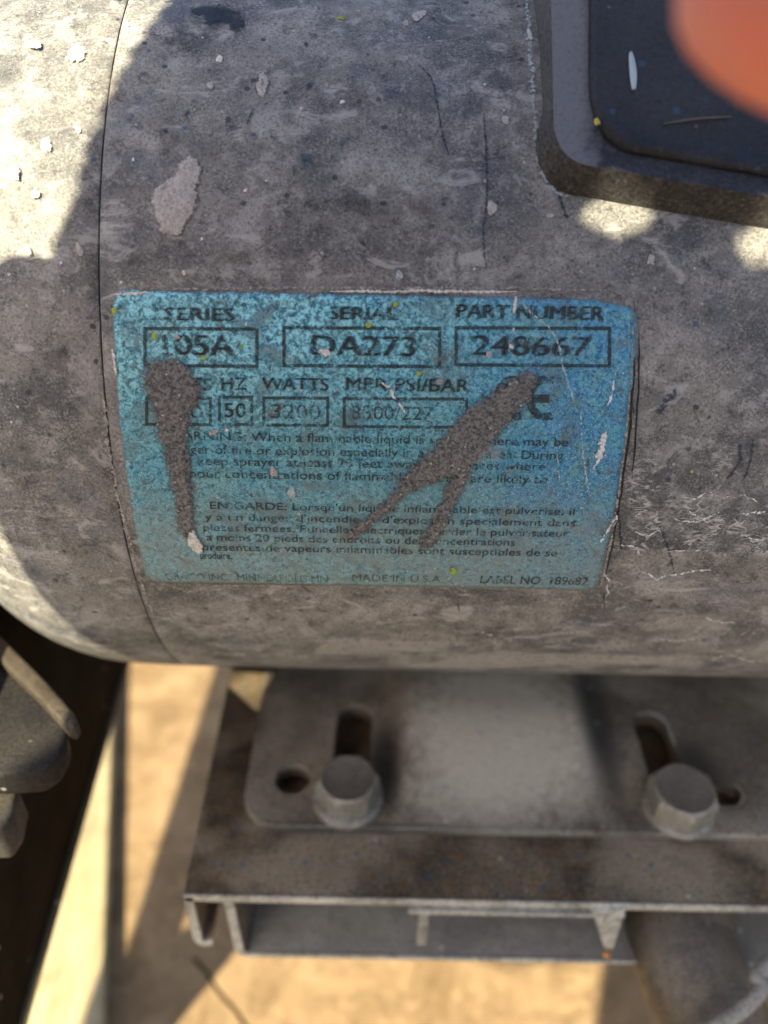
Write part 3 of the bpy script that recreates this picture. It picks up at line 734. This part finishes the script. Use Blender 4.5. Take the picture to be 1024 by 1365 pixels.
# ---- foot plate with slots, and its bolts
FZ = -88.0; DZ = -90.4
def sst(x, a, b): t = max(0, min(1, (x - a) / (b - a))); return t * t * (3 - 2 * t)
fx0, fx1, fy0, fy1 = -33.2, 124.0, -82.6, 60.0
def foot_z(x, y):
    b = sst(x, 1, 9) * sst(x, 62, 51) * sst(y, -81, -50)
    return FZ + 8.5 * b
bm = bmesh.new()
cr = 9.0
nx, ny = 158, 96
gv = {}
for i in range(nx + 1):
    for j in range(ny + 1):
        x = fx0 + (fx1 - fx0) * i / nx; y = fy0 + (fy1 - fy0) * j / ny
        if x < fx0 + cr and y < fy0 + cr:                     # round the front left corner
            dx, dy = fx0 + cr - x, fy0 + cr - y; m = max(dx, dy); L = math.hypot(dx, dy)
            if L > 0: x, y = fx0 + cr - dx * m / L, fy0 + cr - dy * m / L
        gv[i, j] = bm.verts.new((x, y, foot_z(x, y)))
for i in range(nx):
    for j in range(ny): bm.faces.new((gv[i, j], gv[i + 1, j], gv[i + 1, j + 1], gv[i, j + 1]))
top = bm.faces[:]
ex = bmesh.ops.extrude_face_region(bm, geom=top)
low = [v for v in ex['geom'] if isinstance(v, bmesh.types.BMVert)]
for v in low: v.co.z -= 2.1
bmesh.ops.recalc_face_normals(bm, faces=bm.faces)
B1, B2 = onz(464, 1064, FZ), onz(903, 1078, FZ)
def capsule(bm, a, b, r, z0, z1, n=14):
    a, b = Vector(a).to_2d(), Vector(b).to_2d()
    d = (b - a).normalized() if (b - a).length > 1e-6 else Vector((0, 1)); an = math.atan2(d.y, d.x); pts = []
    for k in range(n + 1): t = an - math.pi / 2 + math.pi * k / n; pts.append(b + Vector((math.cos(t), math.sin(t))) * r)
    for k in range(n + 1): t = an + math.pi / 2 + math.pi * k / n; pts.append(a + Vector((math.cos(t), math.sin(t))) * r)
    lo = [bm.verts.new((p.x, p.y, z0)) for p in pts]; hi = [bm.verts.new((p.x, p.y, z1)) for p in pts]
    bm.faces.new(lo[::-1]); bm.faces.new(hi)
    for k in range(len(pts)): bm.faces.new((lo[k], lo[(k + 1) % len(pts)], hi[(k + 1) % len(pts)], hi[k]))
cut = bmesh.new()
s1a, s2a = onz(473, 957, FZ), onz(868, 968, FZ)
capsule(cut, s1a, B1, 4.9, -110, -60); capsule(cut, s2a, B2, 4.7, -110, -60)
h1, h2 = onz(390, 1038, FZ), onz(962, 1057, FZ)
capsule(cut, h1, h1 + Vector((.1, 0, 0)), 4.5, -110, -60); capsule(cut, h2 + Vector((-2, 0, 0)), h2 + Vector((1.5, 0, 0)), 3.6, -110, -60)
bmesh.ops.recalc_face_normals(cut, faces=cut.faces)
cme = bpy.data.meshes.new('cut'); cut.to_mesh(cme); cut.free()
cutter = bpy.data.objects.new('cutter', cme); sc.collection.objects.link(cutter)
def cutmods(o):
    m = o.modifiers.new('b', 'BOOLEAN'); m.operation = 'DIFFERENCE'; m.object = cutter; m.solver = 'EXACT'
bm = evaluated(bm, cutmods)
bm.normal_update()
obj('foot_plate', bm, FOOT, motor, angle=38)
# bright worn front edge of the foot
bm = bmesh.new()
pts = [(fx0 + .15, -60, FZ)] + [(fx0 + cr - (cr - .15) * math.cos(t * math.pi / 16), fy0 + cr - (cr - .15) * math.sin(t * math.pi / 16), FZ) for t in range(9)] + [(x, fy0 + .15 + .15 * mn.noise(Vector((x * .3, 0, 0))), FZ) for x in range(-20, 124, 4)]
tube(bm, pts, [.08 + .26 * abs(mn.noise(Vector((p[0] * .21, 4, 0)))) for p in pts], 8); obj('worn_or_lit_edge', bm, EDGEM, motor)
# pale rims standing for light on the right sides of slot and hole
def arc_edge(a, b, rad, t0, t1, run):
    d = (b - a).normalized(); an = math.atan2(d.y, d.x); pts = []
    if run: e = a + Vector((math.cos(an + math.pi / 2), math.sin(an + math.pi / 2), 0)) * rad + d * run; pts.append((e.x, e.y, foot_z(e.x, e.y) + .05))
    for k in range(13):
        t = an + math.radians(t0 + (t1 - t0) * k / 12); p = a + Vector((math.cos(t), math.sin(t), 0)) * rad
        pts.append((p.x, p.y, foot_z(p.x, p.y) + .05))
    bm = bmesh.new(); tube(bm, pts, [.38 * (.4 + .6 * math.sin(math.pi * (k + .5) / len(pts))) for k in range(len(pts))], 8)
    return obj('worn_or_lit_edge', bm, EDGEM, motor)
arc_edge(s2a, B2, 4.75, 95, 215, 6)
arc_edge(h2 + Vector((1.5, 0, 0)), h2 + Vector((-2, 0, 0)), 3.65, 120, 230, 0)
bpy.data.objects.remove(cutter)
def hexbolt(c, rot, w=14.6, hh=8.4):
    c = Vector(c); bm = bmesh.new(); rr = w / math.sqrt(3)
    rings = []
    for rad, z, rnd_ in ((rr, 1.6, 0), (rr, hh - 1.2, 0), (rr * .955, hh - .45, .5), (rr * .87, hh, 1.0)):
        ring = []
        for k in range(48):
            t = 2 * math.pi * k / 48; hexr = rad * math.cos(math.pi / 6) / math.cos((t % (math.pi / 3)) - math.pi / 6)
            q = hexr * (1 - rnd_) + rad * .93 * rnd_
            ring.append(bm.verts.new(c + Vector((q * math.cos(t + rot), q * math.sin(t + rot), z))))
        rings.append(ring)
    for A, B in zip(rings, rings[1:]):
        for k in range(48): bm.faces.new((A[k], A[(k + 1) % 48], B[(k + 1) % 48], B[k]))
    bm.faces.new(rings[0][::-1])
    b = obj('bolt', bm, BOLT, motor, angle=28)
    bm = bmesh.new(); a = rr * .87
    ring = [bm.verts.new(c + Vector((a * .93 * math.cos(2 * math.pi * k / 48), a * .93 * math.sin(2 * math.pi * k / 48), hh))) for k in range(48)]
    r2 = [bm.verts.new(c + Vector((a * .78 * math.cos(2 * math.pi * k / 48), a * .78 * math.sin(2 * math.pi * k / 48), hh - .35))) for k in range(48)]
    for k in range(48): bm.faces.new((ring[k], ring[(k + 1) % 48], r2[(k + 1) % 48], r2[k]))
    bm.faces.new(r2); obj('bolt_top', bm, BOLTTOP, b, angle=60)
    bm = bmesh.new(); prof = [(0.0, 8.7), (.9, 8.8), (1.5, 8.4), (1.9, 7.4), (1.95, 3)]
    lathe(bm, prof, 48, Matrix.Translation(c) @ Matrix.Rotation(-math.pi / 2, 4, 'Y'))
    bmesh.ops.recalc_face_normals(bm, faces=bm.faces)
    obj('flange', bm, BOLT, b, angle=50)
hexbolt((B1.x, B1.y, FZ), .15, 13.6); hexbolt((B2.x, B2.y, FZ), .52)

# ------------------------------------------------------------------ cart under the motor
cart = thing('sprayer_cart', 'grimy brown steel cart deck with pale cut edge under the motor', 'cart', (0, -40, GZ))
DX0, DY0 = -43.7, -98.8
def sheet(name, verts, thick, mat, parent, bev=.3):
    """a sheet given by a cross-section polyline in XZ, run along Y"""
    pass
def boxpart(name, x0, x1, y0, y1, z0, z1, mat, parent, bev=.35, seg=2):
    bm = bmesh.new(); box(bm, Vector(((x0 + x1) / 2, (y0 + y1) / 2, (z0 + z1) / 2)), (x1 - x0, y1 - y0, z1 - z0)); bevel(bm, bev, seg)
    return obj(name, bm, mat, parent, smooth=True, angle=40)
cut = bmesh.new()
capsule(cut, s1a, B1, 4.5, -110, -60); capsule(cut, s2a, B2, 4.3, -110, -60); capsule(cut, h1, h1 + Vector((.1, 0, 0)), 4.2, -110, -60); capsule(cut, h2 + Vector((-2, 0, 0)), h2 + Vector((1.5, 0, 0)), 3.3, -110, -60)
bmesh.ops.recalc_face_normals(cut, faces=cut.faces)
cme = bpy.data.meshes.new('cut'); cut.to_mesh(cme); cut.free()
cutter = bpy.data.objects.new('cutter', cme); sc.collection.objects.link(cutter)
bm = bmesh.new(); box(bm, Vector(((DX0 + 260) / 2, (DY0 + .5 + 140) / 2, DZ - 1.1)), (260 - DX0, 140 - DY0 - .5, 2.2))
deck = obj('deck', evaluated(bm, cutmods), DECK, cart, angle=38)
bpy.data.objects.remove(cutter)
boxpart('cut_edge', DX0 - .1, 260, DY0 - .25, DY0 + .35, DZ - 2.4, DZ + .12, EDGEM, deck, .22)
boxpart('slot_backing', DX0 + 12, 150, -90, -10, DZ - 8.5, DZ - 6, DECK, deck)  # plate added under the slots to close them and keep them dark
bm = bmesh.new()                                                     # left lip, bent down and in
sec = [(DX0 + .1, DZ - .6), (DX0 - .1, DZ - 4), (DX0 - .1, DZ - 20), (DX0 + .5, DZ - 22.3), (DX0 + 2.2, DZ - 23.2), (DX0 + 4.2, DZ - 22.6)]
sec2 = [(x + (2.0 if i < 3 else 1.2 if i == 3 else .1), z + (0 if i < 3 else 1.0 if i == 3 else 1.9)) for i, (x, z) in enumerate(sec)]
def extrude_section(bm, A, B, y0, y1):
    ring = A + B[::-1]; f = [bm.verts.new((x, y0, z)) for x, z in ring]; g = [bm.verts.new((x, y1, z)) for x, z in ring]; n = len(ring)
    for k in range(n): bm.faces.new((f[k], f[(k + 1) % n], g[(k + 1) % n], g[k]))
    for k in range(len(A) - 1):
        bm.faces.new((f[k], f[k + 1], f[n - 2 - k], f[n - 1 - k])); bm.faces.new((g[k], g[k + 1], g[n - 2 - k], g[n - 1 - k]))
    bmesh.ops.recalc_face_normals(bm, faces=bm.faces)
extrude_section(bm, sec, sec2, DY0 + .5, 140); obj('lip', bm, DECK, deck, angle=40)
bm = bmesh.new(); extrude_section(bm, [(x - .05, z) for x, z in sec], [(x + .05, z) for x, z in sec2], DY0 - .25, DY0 + .45); obj('cut_edge', bm, EDGEM, deck, angle=40)
BZ = ony(840, 1284, DY0).z
bm = bmesh.new(); WX = -34.6
wa = [(WX, DZ - 2.4), (WX + .4, BZ + 3), (WX + 1.2, BZ + .8), (WX + 3.2, BZ)]
wb = [(WX + 2.0, DZ - 2.4), (WX + 2.4, BZ + 3.2), (WX + 2.8, BZ + 2.0), (WX + 3.6, BZ + 1.6)]
extrude_section(bm, wa, wb, DY0 + .4, 40); web = obj('web', bm, DECK, cart, angle=40)
bm = bmesh.new(); extrude_section(bm, [(x - .05, z) for x, z in wa], [(x + .05, z) for x, z in wb], DY0 - .3, DY0 + .35); obj('cut_edge', bm, EDGEM, web, angle=40)
floor_ = boxpart('bottom_plate', WX + 3.4, 150, DY0 + .3, 30, BZ, BZ + 1.5, INNER, cart)
boxpart('cut_edge', WX + 3.3, 150, DY0 - .35, DY0 + .25, BZ - .1, BZ + 1.6, EDGEM, floor_, .2)
boxpart('back_wall', WX + 2.4, 150, -52, -50, BZ + 1.7, DZ - 8.7, INNER, cart)
# clip bracket under the deck edge
bk = [ony(x, y, DY0 - .6) for x, y in ((545, 1207), (832, 1215))]
br = boxpart('bracket', bk[0].x, bk[1].x + .6, DY0 - .9, DY0 + 8, DZ - 5.0, DZ - 3.4, EDGEM, cart, .3)
lg = ony(563, 1258, DY0 - .6); boxpart('bracket_leg', lg.x - 1.4, lg.x + 1.0, DY0 - 1.1, DY0 + 2, lg.z, DZ - 4.6, EDGEM, br, .35)
bm = bmesh.new()
q = [ony(x, y, DY0 - 1.1) for x, y in ((790, 1216), (836, 1212), (818, 1266), (806, 1266))]
f1 = [bm.verts.new(p) for p in q]; q2 = [Vector((p.x - .5, DY0 + 5, p.z)) for p in q]; f2 = [bm.verts.new(p) for p in q2]
bm.faces.new(f1); bm.faces.new(f2[::-1])
for k in range(4): bm.faces.new((f1[k], f2[k], f2[(k + 1) % 4], f1[(k + 1) % 4]))
bmesh.ops.recalc_face_normals(bm, faces=bm.faces); bevel(bm, .5, 2); obj('bracket_leg', bm, EDGEM, br, angle=40)
bm = bmesh.new(); p = ony(809, 1272, DY0 - .8); bmesh.ops.create_uvsphere(bm, u_segments=12, v_segments=8, radius=1.0, matrix=Matrix.Translation(p)); obj('rust_bead', bm, plain('orange rust', (.42, .19, .05), .8), br)
# bent tube coming out from under the deck towards the viewer
t0 = onz(897, 1170, -116); t1 = onz(900, 1232, -117); t2 = onz(925, 1300, -121); t3 = onz(968, 1378, -131); t4 = onz(1050, 1480, -150); t5 = t4 + Vector((12, -14, -70))
bm = bmesh.new(); path = catmull([Vector((t0.x - 2, 20, -112)), t0, t1, t2, t3, t4, t5], 8, False)
tube(bm, path, 13.2, 40); leg = obj('tube_leg', bm, TUBE, cart, angle=60)
bm = bmesh.new()
tb = t2.lerp(t3, .55); dr = (t3 - t2).normalized()
ringp = []
for k in range(24):
    a = 2 * math.pi * k / 24; o1 = dr.orthogonal().normalized(); o2 = dr.cross(o1); ringp.append(tb + (o1 * math.cos(a) + o2 * math.sin(a)) * 13.2 + dr * 3 * math.sin(a + .6))
ringp.append(ringp[0]); tube(bm, ringp, .55, 8, False); obj('weld_seam', bm, plain('dark weld', (.03, .028, .025), .7), leg)
# unseen rail and leg, added left of the frame to throw bars of shade
rc = Vector((-80 + -.4 * 184, 15 - .59 * 184, -100)); rdir = Vector((-.06, -.998, 0))
bm = bmesh.new(); tube(bm, [rc - rdir * 190, rc + rdir * 190], 8.5, 24); obj('shade_rail', bm, TUBE, cart, angle=60)
bm = bmesh.new(); tube(bm, [(-112, -115, GZ + .5), (-114, -117, -96)], 11.0, 24); obj('shade_leg', bm, TUBE, cart, angle=60)
tag_h = bmesh.new()
hp = [onz(1040, 1275, -104), onz(1014, 1318, -105), onz(988, 1346, -107), onz(945, 1376, -111), onz(890, 1430, -130), onz(840, 1500, GZ + 3)]
tube(tag_h, catmull([hp[0] + Vector((60, 25, 4))] + hp, 8, False), 1.8, 16)
tag(obj('hose', tag_h, HOSE, None, loc=tuple(hp[-1])), 'thin pale grey hose curving across the dark tube', 'hose')

# ------------------------------------------------------------------ things on the left
pan = thing('side_panel', 'black steel side panel standing left of the cart', 'panel', (-95, 0, -132))
e0, e1 = onz(166, 890, -132), onz(28, 1365, -132)
pd = (e1 - e0).normalized(); pn = Vector((pd.y, -pd.x, 0)); 
if pn.x > 0: pn = -pn
pa, pb = e0 - pd * 120, e1 + pd * 7
bm = bmesh.new()
vs = []
for zz in (-132, -26):
    for p, o_ in ((pa, 0), (pb, 0), (pb, 1), (pa, 1)): q = p + pn * 9 * o_; vs.append(bm.verts.new((q.x, q.y, zz)))
for f in ((0, 1, 5, 4), (1, 2, 6, 5), (2, 3, 7, 6), (3, 0, 4, 7), (4, 5, 6, 7), (3, 2, 1, 0)): bm.faces.new([vs[i] for i in f])
bmesh.ops.recalc_face_normals(bm, faces=bm.faces); bevel(bm, .8, 3); obj('sheet', bm, BLACK, pan, angle=40)
bm = bmesh.new(); tube(bm, [Vector((pa.x, pa.y, -131)) - pn * .6, Vector((pb.x, pb.y, -131)) - pn * .6], 1.3, 12)
obj('bottom_bead', bm, m_steel('olive brown edge', (.06, .05, .025), (.10, .085, .045), (.09, .06, .03), .4, (.13, .11, .07), .3, .6), pan)

hous = thing('pump_bracket', 'dark angled metal bracket with a grimy raised rim at the left edge', 'bracket', tuple(onz(10, 960, -45)))
def prism(name, px, z0, z1, mat, bev, taper=1.0):
    pts = [onz(x, y, z1) for x, y in px]; cc = sum(pts, Vector()) / len(pts)
    bm = bmesh.new(); hi = [bm.verts.new(p) for p in pts]
    lo = []
    for p in pts: q = cc + (p - cc) * taper; lo.append(bm.verts.new((q.x, q.y, z0)))
    n = len(pts); bm.faces.new(hi); bm.faces.new(lo[::-1])
    for k in range(n): bm.faces.new((hi[k], lo[k], lo[(k + 1) % n], hi[(k + 1) % n]))
    bmesh.ops.recalc_face_normals(bm, faces=bm.faces); bevel(bm, bev, 3, 25)
    return obj(name, bm, mat, hous, angle=45)
prism('body', [(-110, 775), (0, 868), (70, 940), (90, 968), (88, 992), (74, 1016), (52, 1030), (0, 1034), (-110, 1034)], -50, -42, RUBBER, 1.2, .93)
prism('rim', [(-110, 748), (0, 846), (60, 905), (98, 948), (104, 960), (97, 970), (84, 964), (40, 918), (0, 880), (-110, 784)], -44, -39.5, RUBRIM, .8)
prism('foot', [(-60, 1040), (0, 1044), (24, 1046), (16, 1085), (0, 1108), (-60, 1108)], -62, -52, STEM, 1.0)

b0, b1 = onz(151, 945, GZ + 9), onz(136, 1365, GZ + 9)
bd = (b1 - b0).normalized(); bn = Vector((bd.y, -bd.x, 0))
if bn.x > 0: bn = -bn
bm = bmesh.new(); vs = []
A_, B_ = b0 - bd * 60, b1 + bd * 14
for zz in (GZ + .2, GZ + 9):
    for p, o_ in ((A_, 0), (B_, 0), (B_, 1), (A_, 1)): q = p + bn * 46 * o_; vs.append(bm.verts.new((q.x, q.y, zz)))
for f in ((0, 1, 5, 4), (1, 2, 6, 5), (2, 3, 7, 6), (3, 0, 4, 7), (4, 5, 6, 7), (3, 2, 1, 0)): bm.faces.new([vs[i] for i in f])
bmesh.ops.recalc_face_normals(bm, faces=bm.faces); bevel(bm, 1.6, 3)
tag(obj('timber_board', bm, m_board(), None, loc=tuple((A_ + B_) / 2), angle=40), 'cream timber board lying on the tan ground in full sun', 'board')

# ------------------------------------------------------------------ the photographer's hands and phone, posed mostly out of view to shade the motor
SKIN = m_skin()
def skin_body(chains, links):
    """chains: {name: [(point, radius), ...]}; a chain may start at another chain's vertex"""
    verts, edges, rad, at = [], [], [], {}
    for nm, start, pts in chains:
        prev = at[start] if start else None
        for i, (p, r) in enumerate(pts):
            verts.append(p); rad.append(r); at[nm, i] = len(verts) - 1
            if prev is not None: edges.append((prev, len(verts) - 1))
            prev = len(verts) - 1
    me = bpy.data.meshes.new('tmp'); me.from_pydata([tuple(v) for v in verts], edges, [])
    o = bpy.data.objects.new('tmp', me); sc.collection.objects.link(o)
    o.modifiers.new('s', 'SKIN')
    sub = o.modifiers.new('u', 'SUBSURF'); sub.levels = sub.render_levels = 2
    for i, sv in enumerate(me.skin_vertices[0].data): sv.radius = (rad[i], rad[i]); sv.use_root = False
    for nm, k in links: me.skin_vertices[0].data[at[nm, k]].use_root = True
    m2 = bpy.data.meshes.new_from_object(o.evaluated_get(bpy.context.evaluated_depsgraph_get()))
    bm = bmesh.new(); bm.from_mesh(m2); bpy.data.objects.remove(o); bpy.data.meshes.remove(me); bpy.data.meshes.remove(m2)
    return bm
SP = sunpos
CH = []
# right hand held flat over the motor, fingertips to the left
CH.append(('rarm', None, [(SP(212, 14, 222), 27), (SP(250, 16, 240), 29), (SP(330, 20, 285), 36), (SP(440, 20, 350), 42)]))
for i, (bk_, tipa, off_) in enumerate(((-21, 108, 0), (0, 100, 0), (21, 104, 0), (42, 112, 0))):
    kn = 158 + 2 * i
    CH.append(('rf%d' % i, ('rarm', 0), [(SP(186, 8 + bk_ * .62, 222), 16), (SP(kn, bk_, 220), 13.5), (SP(kn * .6 + tipa * .4, bk_, 218), 12.8), (SP(kn * .3 + tipa * .7, bk_, 214), 12.2), (SP(tipa + 8, bk_, 210), 11), (SP(tipa, bk_, 209), 7)]))
tip = CAM + ray(1016, 112) * 62.0
tb1 = tip + RT * 12 + UP * 22 - FWD * 17
CH.append(('rth', ('rarm', 0), [(SP(190, -8, 202), 15), (tb1 + RT * 16 + UP * 20 - FWD * 30, 12.8), (tb1, 11), (tip + RT * 1.8 + UP * 4 - FWD * 4, 10.4), (tip + FWD * 1.5 - UP * 1 - RT * .6, 9.0)]))
# left hand gripping the phone's left side
CH.append(('larm', None, [(SP(48, -128, 215), 27), (SP(50, -128, 260), 30), (SP(50, -127, 340), 36), (SP(48, -124, 470), 42)]))
for i, (a_, tipb) in enumerate(((1, -30), (21, -24), (41, -24), (60, -26))):
    CH.append(('lf%d' % i, ('larm', 0), [(SP(30 + a_ * .42, -112, 212), 19), (SP(a_ + (2 if i == 0 else 0), -92, 206), 14.5), (SP(a_ + (1 if i == 0 else 0), -70, 200), 14), (SP(a_ - (5 if i == 0 else 0), tipb - 16, 192), 14.5), (SP(a_ - (5 if i == 0 else 0), tipb - 4 + (6 if i == 0 else 0), 188), 11)]))
CH.append(('lth', ('larm', 0), [(SP(70, -118, 222), 15), (SP(80, -100, 216), 12), (SP(84, -80, 214), 11), (SP(85, -66, 214), 8)]))
bm = skin_body(CH, [('rarm', 0), ('larm', 0)])
person = obj('person', bm, SKIN, None, loc=tuple(SP(168, 14, 222)))
tag(person, 'hands of the person taking the photo, one blurred pink fingertip at the top right corner', 'person')
CLOTH = plain('dark shade sleeve cloth', (.05, .055, .07), .9)
for pts, rr in (([SP(256, 16, 243), SP(330, 20, 286), SP(440, 20, 352)], (36, 46, 54)), ([SP(50, -128, 240), SP(51, -127, 300), SP(52, -126, 345), SP(48, -122, 475)], (46, 48, 48, 50))):  # sleeves cut wide to fill out the shade
    bm = bmesh.new(); tube(bm, pts, list(rr), 32, True); s_ = obj('shade_sleeve', bm, CLOTH, person, angle=60)
# the rag in the right hand: added out of view, outlined to shape the motor's shade
shade_rag_poly = [Vector(p) for p in ((-46, 80), (-25, 40), (-16, 21), (-11.5, 4), (-8.5, -12), (-6, -24), (-5, -38), (20, -50), (60, -66), (106, -66), (150, -36), (158, 30), (140, 84), (60, 96), (0, 94))]
shade_rag_poly = catmull(shade_rag_poly, 5)
def inside(p, poly):
    c = False
    for a, b in zip(poly, poly[1:] + poly[:1]):
        if (a.y > p.y) != (b.y > p.y) and p.x < (b.x - a.x) * (p.y - a.y) / (b.y - a.y) + a.x: c = not c
    return c
bm = bmesh.new(); st = 1.2; gvv = {}
holes = ((65.6, 13.9, 3.5, 2.3), (87.0, 19.6, 3.6, 2.4))  # placed to let two spots of sun through
for i in range(-42, 136):
    for j in range(-62, 84):
        p = Vector((i * st, j * st))
        if not inside(p, shade_rag_poly): continue
        if any(((p.x - hx) / ra) ** 2 + ((p.y - hy - .5 * (p.x - hx)) / rb) ** 2 < 1 + .5 * mn.noise(Vector((p.x * .6, p.y * .6, 0))) for hx, hy, ra, rb in holes): continue
        z = 246 + 7 * mn.noise(Vector((p.x * .03, p.y * .045, 2))) + 2.5 * mn.noise(Vector((p.x * .09, p.y * .07, 8)))
        gvv[i, j] = bm.verts.new(SP(p.x, p.y, z))
for (i, j) in list(gvv):
    q = [(i, j), (i + 1, j), (i + 1, j + 1), (i, j + 1)]
    if all(k in gvv for k in q): bm.faces.new([gvv[k] for k in q])
for v in [v for v in bm.verts if not v.link_faces]: bm.verts.remove(v)
def ragm(o):
    m = o.modifiers.new('s', 'SMOOTH'); m.iterations = 3
    m = o.modifiers.new('t', 'SOLIDIFY'); m.thickness = 1.1
bm = evaluated(bm, ragm)
tag(obj('rag', bm, plain('grey added shade rag cloth', (.30, .29, .27), .95), None, loc=tuple(SP(60, 20, 236))), 'torn grey wiping rag added out of view to shade the motor', 'rag')
ph = thing('phone', 'slim dark smartphone held behind the lens position', 'phone', tuple(CAM - FWD * 6))
bm = bmesh.new()
pc = CAM - FWD * 8 - RT * 20 - UP * 57
rot = Matrix((RT, UP, FWD)).transposed()
box(bm, pc, (76, 150, 8), rot); bevel(bm, 3, 4, 40); obj('body', bm, plain('dark phone glass', (.02, .022, .026), .2), ph, angle=40)
bm = bmesh.new(); box(bm, pc - FWD * 4.1, (70, 144, .4), rot); bevel(bm, .15, 1, 40); obj('screen', bm, plain('phone screen glass', (.01, .01, .012), .08), ph, angle=40)
bm = bmesh.new(); lathe(bm, [(-3.6, 7.5), (-2.2, 7.4), (-1.8, 6.6), (-2.4, 6.0), (-3.2, 5.8), (-3.3, .01)], 32, Matrix.Translation(CAM) @ Matrix((FWD, RT, UP)).transposed().to_4x4()); bmesh.ops.recalc_face_normals(bm, faces=bm.faces)
obj('lens_ring', bm, plain('dark metal ring', (.06, .06, .065), .3, .8), ph, angle=40)
for o in sc.objects:
    if '_loc' in o: del o['_loc']
